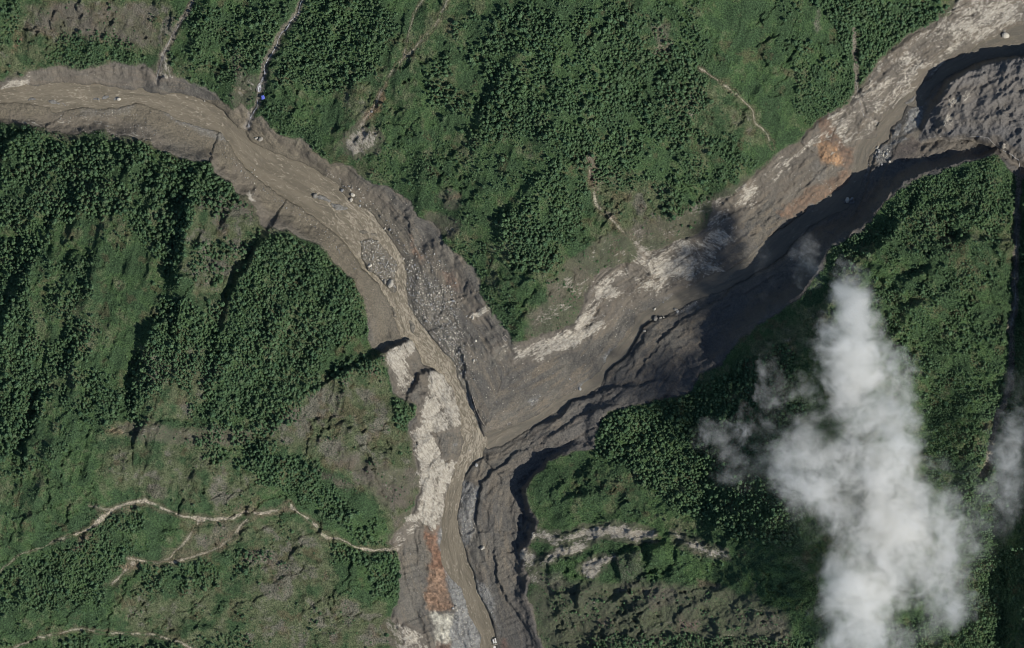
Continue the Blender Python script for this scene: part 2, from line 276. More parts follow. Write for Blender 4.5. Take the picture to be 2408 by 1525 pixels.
# mid-scale roughness
val = 1 - sst(-10, 6, hill)
Z = Z + inh * (fbm(X, Y, 16, 101, 3) - .5) * 6.0 + np.where(riv < 0, 1, 0) * (.25 + val * .5) * (fbm(X, Y, 9, 111, 3, .6) - .5) * 2.4
ROCKY = [
 # pale rock: polygon, strength, streak angle (deg)
 ([(2263,-10),(2470,-10),(2470,40),(2408,55),(2346,83),(2306,97),(2273,123),(2219,153),(2156,213),(2083,267),(2069,300),(2036,333),(1990,330),(1966,318),(1985,285),(1992,255),(2009,233),(2066,152),(2103,118),(2180,66),(2230,34)],.47,-34),
 ([(2010,-10),(2290,-10),(2230,34),(2180,66),(2140,92),(2100,122),(2085,150),(2060,165)],.0,-34),
 ([(1209,842),(1237,845),(1287,835),(1344,818),(1391,785),(1424,755),(1424,742),(1395,752),(1380,740),(1420,700),(1451,695),(1451,650),(1500,648),(1547,655),(1540,665),(1515,625),(1497,575),(1538,590),(1604,562),(1625,585),(1640,610),(1640,660),(1575,660),(1530,680),(1455,640),(1417,665),(1385,710),(1345,775),(1290,795),(1211,822)],.62,-28),
 ([(1640,560),(1690,500),(1780,425),(1840,370),(1910,318),(2000,255),(2035,280),(1960,330),(1880,380),(1820,440),(1740,520),(1690,600)],.40,-38),
 ([(2180,60),(2260,10),(2408,-10),(2408,60),(2280,110),(2180,190)],.52,-34),
 ([(1480,600),(1620,560),(1700,540),(1730,560),(1690,600),(1700,640),(1620,670),(1560,665),(1480,640)],.50,30),
 ([(1670,470),(1760,425),(1800,400),(1815,420),(1800,450),(1720,500),(1680,500)],.42,-35),
 ([(1806,395),(1830,368),(1870,350),(1900,330),(1920,300),(1990,255),(1985,300),(1930,318),(1870,360),(1818,420),(1808,470)],.38,-35),
 ([(909,832),(929,812),(965,801),(980,828),(968,842),(955,850),(962,895),(955,935),(942,925),(922,890)],.66,60),
 ([(1012,872),(1035,875),(1049,902),(1069,935),(1082,942),(1085,975),(1079,1008),(1012,1020),(1052,1097),(1072,1094),(1065,1127),(1049,1167),(1042,1210),(1015,1237),(955,1230),(950,1215),(979,1204),(995,1150),(985,1100),(972,1050),(966,1017),(995,1000),(990,975),(989,942),(1009,908)],.68,55),
 ([(925,1262),(950,1235),(990,1230),(985,1255),(950,1282),(925,1286)],.45,-20),
 ([(915,1467),(939,1458),(985,1490),(1009,1517),(1012,1560),(955,1560)],.62,50),
 ([(819,333),(842,300),(885,315),(875,347),(835,363),(812,350)],.62,60),
 ([(20,270),(110,280),(240,272),(330,295),(380,350),(350,332),(260,324),(240,306),(150,312),(60,296)],.36,10),([(20,180),(150,150),(340,150),(380,200),(300,205),(120,188)],.20,80),([(620,300),(760,385),(900,450),(960,520),(880,480),(760,410)],.22,35),([(1010,560),(1080,620),(1130,720),(1180,800),(1120,760),(1060,640)],.22,50),
 ([(0,196),(40,190),(66,182),(60,196),(0,208)],.62,-8),([(366,165),(380,128),(388,140),(383,170),(392,180),(376,186)],.66,70),
 ([(500,382),(515,392),(540,420),(536,432),(510,400)],.55,50),([(556,440),(590,450),(605,478),(570,465)],.5,45),
 ([(550,150),(600,190),(590,235),(560,260),(545,235),(560,200)],.44,45),
 ([(1257,1258),(1317,1262),(1371,1248),(1424,1240),(1497,1243),(1530,1255),(1500,1268),(1430,1262),(1391,1272),(1357,1292),(1314,1306),(1261,1334),(1258,1322),(1314,1296),(1350,1282),(1380,1262),(1317,1268),(1257,1266)],.80,-15),
 ([(1368,1337),(1391,1318),(1440,1310),(1417,1337),(1384,1350)],.8,-20),([(1227,1300),(1257,1304),(1266,1350),(1257,1372),(1235,1377),(1226,1334)],.5,-30),
 ([(1590,1258),(1637,1270),(1704,1296),(1712,1310),(1670,1305),(1620,1285)],.62,25),
 ([(1240,780),(1290,690),(1360,600),(1480,540),(1560,520),(1660,470),(1740,440),(1760,470),(1700,600),(1640,690),(1500,700),(1440,770),(1260,835)],.33,-28),
 ([(560,395),(620,500),(700,545),(640,545),(590,490),(540,430)],.30,50),([(980,880),(1000,850),(1040,880),(1060,930),(1010,960)],.3,60),
 ([(2180,340),(2345,330),(2345,352),(2200,400),(2100,430),(2060,470)],.28,-25),([(2200,200),(2300,160),(2408,160),(2408,300),(2300,300),(2200,300)],.16,-45),([(1840,360),(1940,310),(2030,340),(1990,440),(1850,510),(1820,450)],.28,-35),([(1240,1400),(1300,1370),(1700,1380),(1850,1450),(1850,1525),(1290,1525)],.24,0),([(60,20),(340,20),(380,110),(150,90)],.24,60),([(300,1000),(590,1025),(500,1045),(320,1030)],.30,5),([(800,1060),(960,1110),(975,1180),(900,1190)],.26,35),
 ([(2219,225),(2240,232),(2300,208),(2300,225),(2245,250),(2240,295),(2215,300),(2205,285),(2232,262)],.50,-50),
 ([(1012,517),(1045,512),(1075,522),(1060,540),(1030,548)],.42,-40),([(1110,745),(1142,718),(1146,724),(1120,752)],.6,-30),([(1150,822),(1190,812),(1190,824),(1152,832)],.48,-10),
 ([(2345,345),(2392,385),(2408,400),(2408,380),(2360,345)],.5,35),([(1380,370),(1400,380),(1400,420),(1385,410)],.4,60),
 ([(1040,465),(1068,462),(1076,480),(1050,486)],.4,0),
]
n2 = fbm(X, Y, 38, 211, 4, .6)
rockm = np.zeros(X.shape); sang = np.zeros(X.shape)
for P, k, an in ROCKY:
    if k <= 0: continue
    s_ = local(P, 30); d = sdpoly(WX[s_], WY[s_], P); m = k * sst(-22, 12, d + 30 * (n2[s_] - .5)); big = m > rockm[s_]
    sang[s_] = np.where(big, math.radians(an), sang[s_]); rockm[s_] = np.maximum(rockm[s_], m)
su = X * np.cos(sang) + Y * np.sin(sang); sv = -X * np.sin(sang) + Y * np.cos(sang)
strk = ridged(su / 2.6, sv, 22, 121, 4, .6)
Z = Z + sst(.2, .5, rockm) * (strk - .5) * 9
Z = np.where(riv > 0, np.minimum(Z, zg - 1.0), Z)

# ------------------------------------------------------------------ ground colour (what the ground itself is made of)
def C(*c): return np.array(c)[None, None, :]
def mix(a, b, m): return a * (1 - m[..., None]) + b * m[..., None]
n1 = fbm(X, Y, 140, 201, 4); n2 = fbm(X, Y, 38, 211, 4, .6); n3 = fbm(X, Y, 9, 221, 3, .6); n4 = fbm(su / 2, sv, 14, 231, 4, .6)
mud = mix(C(.148, .138, .116), C(.115, .109, .096), sst(.35, .65, n1)) * (0.80 + 0.4 * n3[..., None])
mud = mix(mud, C(.17, .15, .118) * np.ones(3), sst(.52, .72, n2) * .5)
streakm = sst(.50, .64, furrow); mud = mix(mud, C(.178, .150, .112) * (.8 + .4 * n3[..., None]), streakm * .65 * np.where(X > 1250, 1, .6))
mud = mix(mud, C(.100, .097, .086) * np.ones(3), sst(.58, .72, fbm(sF / 4, tF, 26, 251, 4, .6)) * .55)
sbar = (1 - sst(30, 75, dR)) * (Y > 235) * sst(1050, 800, X) * (1 - useB); mud = mix(mud, C(.168, .147, .108) * (.85 + .3 * n3[..., None]), sbar * .85)
mud = mud * (1 - .22 * (1 - sst(1, 6, dR)))[..., None]
green = mix(C(.054, .098, .046), C(.072, .132, .052), sst(.35, .65, n2))
olive = C(.112, .136, .074); grey = C(.158, .154, .128); soil = C(.125, .088, .058)
RGB = mud
veg = sst(-3, 3, hill + 5 * (n2 - .5) + 6 * (n3 - .5))
# how rough / bare the slope is, region by region: (polygon, bareness)
BARE = [
 ([(45,20),(150,0),(380,0),(420,60),(370,130),(300,110),(150,80),(50,150)],.75),([(0,100),(100,100),(115,150),(60,180),(0,185)],.55),
 ([(440,480),(500,440),(600,470),(625,540),(560,660),(520,790),(440,690)],.62),([(340,830),(470,820),(520,880),(440,990),(330,1000)],.62),
 ([(210,600),(250,620),(230,820),(190,860)],.5),([(240,990),(330,1000),(590,1025),(560,1040),(400,1030),(260,1010)],.75),
 ([(230,1020),(440,1050),(620,1140),(560,1190),(430,1180),(280,1150)],.62),([(600,1020),(760,900),(870,850),(920,920),(960,1000),(985,1150),(930,1240),(860,1160),(760,1090)],.72),
 ([(600,1230),(720,1230),(780,1300),(800,1400),(900,1430),(940,1525),(600,1525),(520,1420)],.70),([(450,1240),(600,1230),(560,1300),(420,1320)],.7),
 ([(300,1380),(600,1350),(620,1525),(420,1525),(260,1470)],.5),([(800,200),(900,130),(960,30),(1100,0),(1100,60),(990,180),(930,290),(860,330),(780,260)],.42),
 ([(1040,480),(1110,480),(1130,600),(1050,560)],.45),([(1370,370),(1450,400),(1560,440),(1600,480),(1660,540),(1560,580),(1480,560),(1410,500)],.66),
 ([(1500,250),(1640,170),(1760,260),(1790,330),(1700,330),(1600,290)],.5),([(1530,50),(1580,50),(1580,140),(1530,130)],.6),
 ([(1240,700),(1400,560),(1500,600),(1400,660),(1330,780),(1260,790)],.45),([(1250,1260),(1540,1230),(1720,1290),(1860,1330),(1850,1525),(1280,1525),(1240,1400)],.16),
 ([(1420,1110),(1500,1120),(1520,1200),(1420,1200)],.5),([(2000,560),(2060,560),(2000,700),(1930,780)],.5),([(1760,820),(1930,690),(1960,740),(1850,900),(1700,960)],.5),
 ([(2330,540),(2385,560),(2380,640),(2300,620)],.5),([(2300,1000),(2350,980),(2340,1010)],.6),([(80,100),(110,130),(60,150)],.5),
]
bare = .30 + .30 * (n1 - .5)
for P, k in BARE:
    s_ = local(P, 60); d = sdpoly(WX[s_], WY[s_], P); m = sst(-28, 28, d); bare[s_] = bare[s_] * (1 - m) + k * m
mixn = bare + (n2 - .5) * .9 + (n3 - .5) * .35
G = mix(green * np.ones(3), olive * (0.85 + .3 * n3[..., None]), sst(.32, .60, mixn))
G = mix(G, grey * (.8 + .45 * n4[..., None]), sst(.62, .86, mixn) * .85)
G = mix(G, soil * np.ones(3), sst(.62, .78, fbm(X, Y, 30, 241, 4, .6) + (bare - .4) * .2) * .4)
G = G * (.82 + .36 * n3[..., None])
RGB = mix(RGB, G, veg)
# patches of their own colour: polygon, colour, opacity
PATCH = [
 ([(1923,283),(1949,283),(1968,320),(1985,350),(2010,345),(2008,370),(1989,390),(1949,388),(1929,372),(1934,320)],(.17,.090,.055),1.0),
 ([(1926,340),(1945,334),(1984,370),(1974,392),(1950,388),(1930,376)],(.50,.28,.13),1.0),
 ([(1939,425),(1993,400),(2006,430),(1949,467),(1856,512),(1836,508),(1873,470)],(.24,.135,.08),.9),
 ([(2096,352),(2140,320),(2165,330),(2172,352),(2165,368),(2115,380),(2095,378)],(.105,.085,.072),.8),
 ([(1000,1244),(1029,1240),(1035,1317),(1042,1350),(1022,1354),(1003,1340),(1009,1310),(999,1264)],(.165,.095,.062),.92),
 ([(1003,1338),(1042,1345),(1059,1400),(1069,1429),(1039,1440),(1015,1437),(999,1407)],(.25,.165,.11),.92),
 ([(1015,1440),(1069,1447),(1068,1480),(1059,1517),(1030,1516),(1022,1467)],(.46,.44,.36),.95),
 ([(1030,1512),(1062,1515),(1060,1560),(1032,1560)],(.13,.09,.07),.9),
 ([(1176,1496),(1194,1498),(1198,1530),(1176,1530)],(.12,.080,.066),.9),
 ([(1035,640),(1060,640),(1085,668),(1070,680),(1045,665)],(.19,.125,.09),.5),([(965,560),(985,600),(990,612),(972,590)],(.24,.16,.11),.6),
 ([(860,275),(880,250),(905,190),(915,190),(905,230),(890,265)],(.22,.135,.09),.6),
 ([(1640,160),(1680,175),(1700,200),(1660,180)],(.16,.10,.075),.6),([(1375,370),(1400,375),(1395,440),(1380,420)],(.26,.19,.12),.5),
 ([(165,1290),(190,1255),(215,1245),(200,1280),(170,1300)],(.20,.155,.115),.7),([(280,1330),(340,1315),(330,1335),(290,1350)],(.24,.18,.13),.7),
 ([(240,1003),(265,1010),(285,1018),(250,1016)],(.30,.22,.15),.7),([(30,120),(52,98),(52,104),(35,122)],(.24,.16,.11),.8),
 ([(553,148),(575,160),(570,172),(556,165)],(.40,.31,.20),.8),([(545,198),(575,222),(572,228),(548,210)],(.36,.28,.19),.6),
 ([(1050,468),(1075,462),(1080,470),(1056,474)],(.26,.18,.11),.7),
 ([(1400,1455),(1440,1460),(1430,1472),(1402,1470)],(.19,.14,.12),.7),([(1595,1460),(1640,1456),(1642,1482),(1605,1486)],(.19,.14,.12),.75),([(1640,1362),(1690,1366),(1688,1378),(1645,1378)],(.17,.13,.11),.7),
 ([(1150,835),(1215,800),(1215,812),(1160,850)],(.17,.17,.145),.5),([(1914,380),(1940,375),(1955,405),(1940,430),(1915,425)],(.22,.22,.20),.6),
 ([(350,1140),(400,1150),(390,1170),(345,1160)],(.14,.125,.11),.6),([(860,1110),(950,1150),(960,1190),(900,1170)],(.13,.115,.10),.6),([(740,1100),(840,1140),(820,1160),(760,1130)],(.14,.11,.10),.6),
 ([(225,1250),(300,1190),(350,1182),(330,1196),(270,1215)],(.20,.165,.12),.45),([(560,1200),(620,1198),(690,1186),(700,1205),(620,1215)],(.22,.18,.135),.5),
 ([(520,1225),(580,1228),(560,1262),(500,1290),(470,1275)],(.145,.13,.105),.5),([(380,1290),(470,1290),(440,1318),(370,1325)],(.16,.135,.10),.45),
 ([(1250,1360),(1310,1345),(1330,1370),(1290,1390)],(.17,.16,.14),.5),([(1520,1390),(1580,1385),(1590,1420),(1530,1430)],(.15,.135,.125),.55),([(1440,1310),(1500,1300),(1520,1370),(1460,1390)],(.10,.10,.085),.6),
 ([(1750,1480),(1800,1440),(1850,1460),(1840,1500)],(.15,.145,.125),.5),([(1530,55),(1575,60),(1570,135),(1545,120)],(.15,.135,.11),.6),([(1240,740),(1270,720),(1290,750),(1260,780)],(.17,.15,.13),.5),([(1350,640),(1385,630),(1390,670),(1360,680)],(.17,.15,.13),.5),([(1290,660),(1330,690),(1320,720),(1290,700)],(.17,.15,.13),.4),
 ([(1923,15),(1929,20),(1925,75),(1919,70)],(.20,.18,.16),.7),([(2300,180),(2408,230),(2408,270),(2330,215)],(.25,.24,.22),.4),
]
for P, c, o in PATCH:
    s_ = local(P, 20); d = sdpoly(WX[s_], WY[s_], P); m = o * sst(-7, 5, d + 22 * (n2[s_] - .5) + 9 * (n3[s_] - .5)) * (.78 + .22 * sst(.35, .6, n4[s_]))
    RGB[s_] = RGB[s_] * (1 - m[..., None]) + np.array(c) * (.45 + 1.1 * vn(X[s_], Y[s_], 5, 263) * (.5 + fbm(X[s_], Y[s_], 16, 264, 3)))[..., None] * m[..., None]
for P, hw in TRACKS:
    s_ = local(P, 40); d, _, t = pline(WX[s_] * .6 + X[s_] * .4, WY[s_] * .6 + Y[s_] * .4, P); q = hw * (.25 + 1.3 * vn(X[s_], Y[s_], 26, 261) * (.6 + .8 * vn(X[s_], Y[s_], 9, 265)))
    m = (1 - sst(q * .5, q * 1.3, d)) * (.95 if hw > 3 else .75 if hw > 2.3 else .62) * sst(.25, .5, vn(X[s_], Y[s_], 17, 262) + .12 * (hw > 3))
    RGB[s_] = mix(RGB[s_], np.array((.46, .41, .33)) * (.6 + .8 * n3[s_][..., None]), m * .92)
    m = (1 - sst(q * 1.2, q * 4.5, d)) * .5; RGB[s_] = mix(RGB[s_], np.array((.17, .14, .10)) * np.ones(3), m * (1 - (1 - sst(q * .6, q * 1.5, d))))
for P, wd in ((STR1, 4.0), (STR2, 4.5), (STR3, 3.5), (STR4, 4.5)):
    s_ = local(P, 40); d, _, t = pline(WX[s_], WY[s_], P); m = 1 - sst(wd, wd * 2.2, d)
    RGB[s_] = mix(RGB[s_], np.array((.22, .20, .17)) * (.6 + .8 * n3[s_][..., None]), m * .85)
GRAVEL = [
 ([(2136,257),(2173,245),(2168,280),(2160,296),(2123,310)],1),([(2056,347),(2096,343),(2089,377),(2066,380)],.8),([(2039,370),(2049,393),(2036,410)],1),([(1903,493),(1939,484),(1933,508),(1900,512)],1),
 ([(1052,1360),(1085,1387),(1102,1440),(1132,1497),(1129,1560),(1069,1560),(1062,1484),(1072,1434),(1058,1395)],1),
 ([(1092,1134),(1122,1144),(1119,1184),(1115,1250),(1095,1290),(1079,1250),(1079,1204)],.75),([(1122,1367),(1152,1384),(1162,1450),(1175,1484),(1149,1434),(1125,1400)],.7),
 ([(955,612),(985,625),(1019,668),(1062,675),(1075,708),(1085,775),(1095,825),(1095,902),(1079,875),(1029,808),(1002,775),(975,742),(959,722),(955,658)],.42),
 (ISL,.5),([(1060,850),(1095,880),(1100,930),(1130,1000),(1120,985),(1085,915)],.6),([(1035,1244),(1045,1244),(1042,1300),(1055,1370),(1045,1360),(1034,1290)],.8),
 ([(380,256),(410,272),(440,288),(480,302),(530,318),(540,335),(500,322),(430,298),(390,275)],.5),([(180,256),(310,250),(300,270),(200,275)],.25),
 ([(1330,930),(1400,885),(1402,900),(1345,940)],.8),([(1420,840),(1460,810),(1462,825),(1432,850)],.8),([(1244,945),(1274,930),(1270,950),(1250,955)],.7),
 ([(1560,700),(1600,690),(1605,700),(1570,712)],.6),([(1590,728),(1640,708),(1642,716),(1600,738)],.7),([(1860,590),(1880,570),(1876,600),(1856,620)],.6),
]
grv = np.zeros(X.shape)
for P, k in GRAVEL:
    s_ = local(P, 20); grv[s_] = np.maximum(grv[s_], k * sst(-6, 5, sdpoly(WX[s_], WY[s_], P) + 16 * (n2[s_] - .5) + 10 * (n3[s_] - .5)))
grv = np.maximum(grv, .8 * sst(-.5, .5, bars))
warm = ((X > 835) & (X < 1100) & (Y > 540) & (Y < 930))[..., None]
RGB = mix(RGB, np.where(warm, C(.205, .19, .155), C(.24, .245, .235)) * (.5 + 1.0 * vn(X, Y, 4, 271)[..., None]), grv * .72)
# rough grey rock shelf
s_ = local([(2140,100),(2470,420)], 40); dp = sdpoly(WX[s_], WY[s_], PROM); m = sst(-12, 0, dp)
RGB[s_] = mix(RGB[s_], np.array((.135, .132, .128)) * (.7 + .6 * fbm(X[s_] * .5 + Y[s_], Y[s_], 40, 281, 4)[..., None]), m * .9)
# dark scree under the eastern cliffs
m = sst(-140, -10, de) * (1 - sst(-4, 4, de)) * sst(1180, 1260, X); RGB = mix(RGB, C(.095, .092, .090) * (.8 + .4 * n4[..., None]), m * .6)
rockm = np.maximum(rockm, sst(.60, .8, n1) * .0)

# ------------------------------------------------------------------ meshes
def grid_mesh(name, Xa, Ya, Za, mask=None):
    ny, nx = Xa.shape
    idx = np.arange(ny * nx).reshape(ny, nx)
    q = np.stack([idx[:-1, :-1], idx[1:, :-1], idx[1:, 1:], idx[:-1, 1:]], -1).reshape(-1, 4)
    if mask is not None:
        mm = mask[:-1, :-1] | mask[1:, :-1] | mask[:-1, 1:] | mask[1:, 1:]
        q = q[mm.ravel()]
        used = np.unique(q); remap = np.full(ny * nx, -1); remap[used] = np.arange(len(used)); q = remap[q]
    else: used = np.arange(ny * nx)
    co = np.stack([Xa.ravel()[used] - FW / 2, FH / 2 - Ya.ravel()[used], Za.ravel()[used]], -1).astype(np.float32)
    me = bpy.data.meshes.new(name); me.vertices.add(len(co)); me.vertices.foreach_set('co', co.ravel())
    me.loops.add(q.size); me.loops.foreach_set('vertex_index', q.ravel().astype(np.int32))
    me.polygons.add(len(q)); me.polygons.foreach_set('loop_start', np.arange(0, q.size, 4, dtype=np.int32))
    me.update(calc_edges=True); me.validate(); me.shade_smooth()
    return me, used
def attr(me, name, arr, typ):
    a = me.attributes.new(name, typ, 'POINT')
    if typ == 'FLOAT': a.data.foreach_set('value', arr.astype(np.float32).ravel())
    elif typ == 'FLOAT_COLOR':
        c = np.ones((arr.shape[0], 4), np.float32); c[:, :3] = arr; a.data.foreach_set('color', c.ravel())
    else: a.data.foreach_set('vector', arr.astype(np.float32).ravel())
def obj(name, me, mats, parent=None):
    o = bpy.data.objects.new(name, me); COL.objects.link(o)
    for m in (mats if isinstance(mats, (list, tuple)) else [mats]): me.materials.append(m)
    if parent: o.parent = parent
    return o
def tag(o, label=None, cat=None, group=None, kind=None):
    if label: o['label'] = label
    if cat: o['category'] = cat
    if group: o['group'] = group
    if kind: o['kind'] = kind
    return o

class NT:
    def __init__(s, name):
        s.m = bpy.data.materials.new(name); s.m.use_nodes = True; s.t = s.m.node_tree; s.b = s.t.nodes.get('Principled BSDF'); s.o = s.t.nodes.get('Material Output')
        s.b.inputs['Roughness'].default_value = .9; s.b.inputs['Specular IOR Level'].default_value = .2
    def n(s, typ, ins=None, **kw):
        nd = s.t.nodes.new(typ)
        for k, v in kw.items(): setattr(nd, k, v)
        for k, v in (ins or {}).items():
            if hasattr(v, 'is_output') or isinstance(v, bpy.types.NodeSocket): s.t.links.new(v, nd.inputs[k])
            else: nd.inputs[k].default_value = v
        return nd
    def math(s, op, a, b=0.0, clamp=False):
        nd = s.n('ShaderNodeMath', {0: a, 1: b}, operation=op); nd.use_clamp = clamp; return nd.outputs[0]
    def ramp(s, v, a, b):
        return s.n('ShaderNodeMapRange', {0: v, 1: a, 2: b}, interpolation_type='SMOOTHSTEP').outputs[0]
    def mixc(s, f, a, b, mode='MIX'):
        nd = s.n('ShaderNodeMix', data_type='RGBA', blend_type=mode)
        for i, v in ((0, f), (6, a), (7, b)):
            if isinstance(v, bpy.types.NodeSocket): s.t.links.new(v, nd.inputs[i])
            else: nd.inputs[i].default_value = v if i == 0 else (*v, 1)
        return nd.outputs[2]
    def link(s, a, b): s.t.links.new(a, b)

def terrain_material():
    N = NT('mountain_ground')
    col = N.n('ShaderNodeAttribute', attribute_name='col').outputs['Color']
    rock = N.n('ShaderNodeAttribute', attribute_name='rock').outputs['Fac']
    vg = N.n('ShaderNodeAttribute', attribute_name='veg').outputs['Fac']
    sc = N.n('ShaderNodeAttribute', attribute_name='strk').outputs['Vector']
    pos = N.n('ShaderNodeNewGeometry').outputs['Position']
    nA = N.n('ShaderNodeTexNoise', {'Vector': pos, 'Scale': .30, 'Detail': 5.0, 'Roughness': .75}).outputs[0]
    f = N.ramp(nA, .30, .70)
    lo = N.mixc(vg, (.70, .70, .72), (.30, .34, .33)); hi = N.mixc(vg, (1.36, 1.34, 1.28), (1.95, 1.85, 1.75))
    c = N.mixc(1.0, col, N.mixc(f, lo, hi), 'MULTIPLY')
    # bedrock showing through the mud in streaks
    sm = N.n('ShaderNodeMapping', {'Vector': sc, 'Scale': (.060, .115, .1)}).outputs[0]
    nL = N.n('ShaderNodeTexNoise', {'Vector': sm, 'Scale': .28, 'Detail': 3.0, 'Roughness': .6, 'Distortion': .4}).outputs[0]
    nB = N.n('ShaderNodeTexNoise', {'Vector': sm, 'Scale': 1.7, 'Detail': 9.0, 'Roughness': .78, 'Distortion': .35}).outputs[0]
    th = N.math('ADD', N.math('MULTIPLY', N.math('SUBTRACT', nL, .5), 1.1), N.math('ADD', rock, N.math('MULTIPLY', N.math('SUBTRACT', nB, .5), 1.5)))
    rf = N.math('MULTIPLY', N.ramp(th, .42, .64), N.ramp(rock, .08, .35))
    nC = N.n('ShaderNodeTexNoise', {'Vector': sm, 'Scale': 1.9, 'Detail': 8.0, 'Roughness': .72, 'Distortion': .9}).outputs[0]
    crk = N.ramp(N.math('ABSOLUTE', N.math('SUBTRACT', nC, .47)), .0, .035)
    rc = N.mixc(N.math('MULTIPLY', crk, N.ramp(nC, .28, .46)), (.19, .165, .128), (.50, .462, .38))
    c = N.mixc(N.math('MULTIPLY', N.ramp(rock, .03, .25), .5), c, (.185, .160, .126))
    c = N.mixc(rf, c, rc)
    N.link(c, N.b.inputs['Base Color'])
    nD = N.n('ShaderNodeTexNoise', {'Vector': pos, 'Scale': .22, 'Detail': 5.0, 'Roughness': .7}).outputs[0]
    h = N.math('ADD', N.math('MULTIPLY', nD, N.math('ADD', N.math('MULTIPLY', vg, 7.5), 2.6)), N.math('MULTIPLY', N.math('MULTIPLY', nB, rock), 6.0))
    bp = N.n('ShaderNodeBump', {'Height': h, 'Strength': 1.0, 'Distance': 1.0})
    N.link(bp.outputs[0], N.b.inputs['Normal'])
    return N.m

me, used = grid_mesh('mountain_terrain', X, Y, Z)
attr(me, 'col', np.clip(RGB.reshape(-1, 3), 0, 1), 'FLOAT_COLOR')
attr(me, 'rock', rockm, 'FLOAT'); attr(me, 'veg', veg, 'FLOAT')
attr(me, 'strk', np.stack([su.ravel(), sv.ravel(), np.zeros(su.size)], -1), 'FLOAT_VECTOR')
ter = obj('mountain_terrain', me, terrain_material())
tag(ter, 'green mountain slopes with pale scoured rock and grey mud filling the valley floor', 'terrain', kind='structure')

def hz(fx, fy):                          # ground height at a map point
    fx = np.atleast_1d(np.asarray(fx, float)); fy = np.atleast_1d(np.asarray(fy, float))
    ii = np.interp(fx, xs, np.arange(NX)); jj = np.interp(fy, ys, np.arange(NY))
    i0 = np.clip(ii.astype(int), 0, NX - 2); j0 = np.clip(jj.astype(int), 0, NY - 2); a = ii - i0; b = jj - j0
    return (Z[j0, i0] * (1 - a) + Z[j0, i0 + 1] * a) * (1 - b) + (Z[j0 + 1, i0] * (1 - a) + Z[j0 + 1, i0 + 1] * a) * b
def rd(F, fx, fy):
    i = np.clip(np.round(np.interp(fx, xs, np.arange(NX))).astype(int), 0, NX - 1); j = np.clip(np.round(np.interp(fy, ys, np.arange(NY))).astype(int), 0, NY - 1)
    return F[j, i]

# rivers ------------------------------------------------------------
def water_material(name, c0, c1, foam, fo=.5):
    N = NT(name)
    fl = N.n('ShaderNodeAttribute', attribute_name='flow').outputs['Vector']
    fm = N.n('ShaderNodeAttribute', attribute_name='foam').outputs['Fac']
    m1 = N.n('ShaderNodeMapping', {'Vector': fl, 'Scale': (.012, .06, .05)}).outputs[0]
    nA = N.n('ShaderNodeTexNoise', {'Vector': m1, 'Scale': 1.0, 'Detail': 6.0, 'Roughness': .6, 'Distortion': .8}).outputs[0]
    m2 = N.n('ShaderNodeMapping', {'Vector': fl, 'Scale': (.06, .14, .05)}).outputs[0]
    nB = N.n('ShaderNodeTexNoise', {'Vector': m2, 'Scale': 1.0, 'Detail': 6.0, 'Roughness': .7, 'Distortion': 1.5}).outputs[0]
    c = N.mixc(N.ramp(nA, .35, .65), c0, c1)
    f = N.ramp(N.math('ADD', nB, N.math('MULTIPLY', fm, .10)), .55, .74)
    c = N.mixc(N.math('MULTIPLY', f, .8), c, foam)
    N.link(c, N.b.inputs['Base Color']); N.b.inputs['Roughness'].default_value = .45; N.b.inputs['Specular IOR Level'].default_value = .3
    bp = N.n('ShaderNodeBump', {'Height': N.math('ADD', nB, N.math('MULTIPLY', nA, .8)), 'Strength': 1.0, 'Distance': 2.2}); N.link(bp.outputs[0], N.b.inputs['Normal'])
    return N.m
CLA = [(-80,222),(0,225),(120,225),(250,228),(350,232),(440,255),(520,290),(560,330),(620,385),(700,430),(780,480),(840,530),(900,600),(930,690),(960,780),(1020,850),(1070,930),(1110,1020),(1100,1080),(1065,1160),(1058,1260),(1075,1340),(1110,1430),(1146,1525),(1155,1620)]
CLB = [(2480,75),(2408,92),(2300,125),(2220,172),(2150,232),(2090,290),(2045,350),(2010,430),(1950,480),(1870,545),(1800,600),(1700,660),(1600,705),(1520,750),(1460,830),(1410,890),(1330,945),(1240,995),(1142,1042)]
def river(name, field, other, cl, mat, label, foamf):
    m = (field > -4) & (riv > -4)
    if other is not None: m &= ~(other > -1.0)
    zz = zg + .15 + .5 * foamf * (vn(X, Y, 7, 301) - .4)
    me, us = grid_mesh(name, X, Y, zz, m)
    fx, fy = X.ravel()[us], Y.ravel()[us]; d, sd_, t = pline(fx, fy, cl); L = sum(math.dist(a, b) for a, b in zip(cl[:-1], cl[1:]))
    attr(me, 'flow', np.stack([t * L, d * sd_, np.zeros(len(us))], -1), 'FLOAT_VECTOR'); attr(me, 'foam', foamf.ravel()[us], 'FLOAT')
    o = obj(name, me, mat); tag(o, label, 'river', kind='structure'); return o
foamA = sst(700, 900, X) * sst(1200, 1080, Y) * sst(520, 600, Y + .3 * X) + .25
foamA = foamA + .5 * np.exp(-((X - 190) ** 2 + (Y - 222) ** 2) / 900) + .5 * np.exp(-((X - 470) ** 2 + (Y - 275) ** 2) / 900)
wmA = water_material('silty_water', (.135, .116, .080), (.185, .158, .110), (.40, .35, .26))
wmB = water_material('muddy_water', (.120, .108, .082), (.160, .138, .100), (.27, .235, .18))
river('river', np.minimum(ra, 99), None, CLA, wmA, 'main silty tan river with foam streaks curving through the valley', foamA)
river('tributary_river', rb, ra, CLB, wmB, 'browner tributary river coming down from the upper right', foamA * 0 + .1)

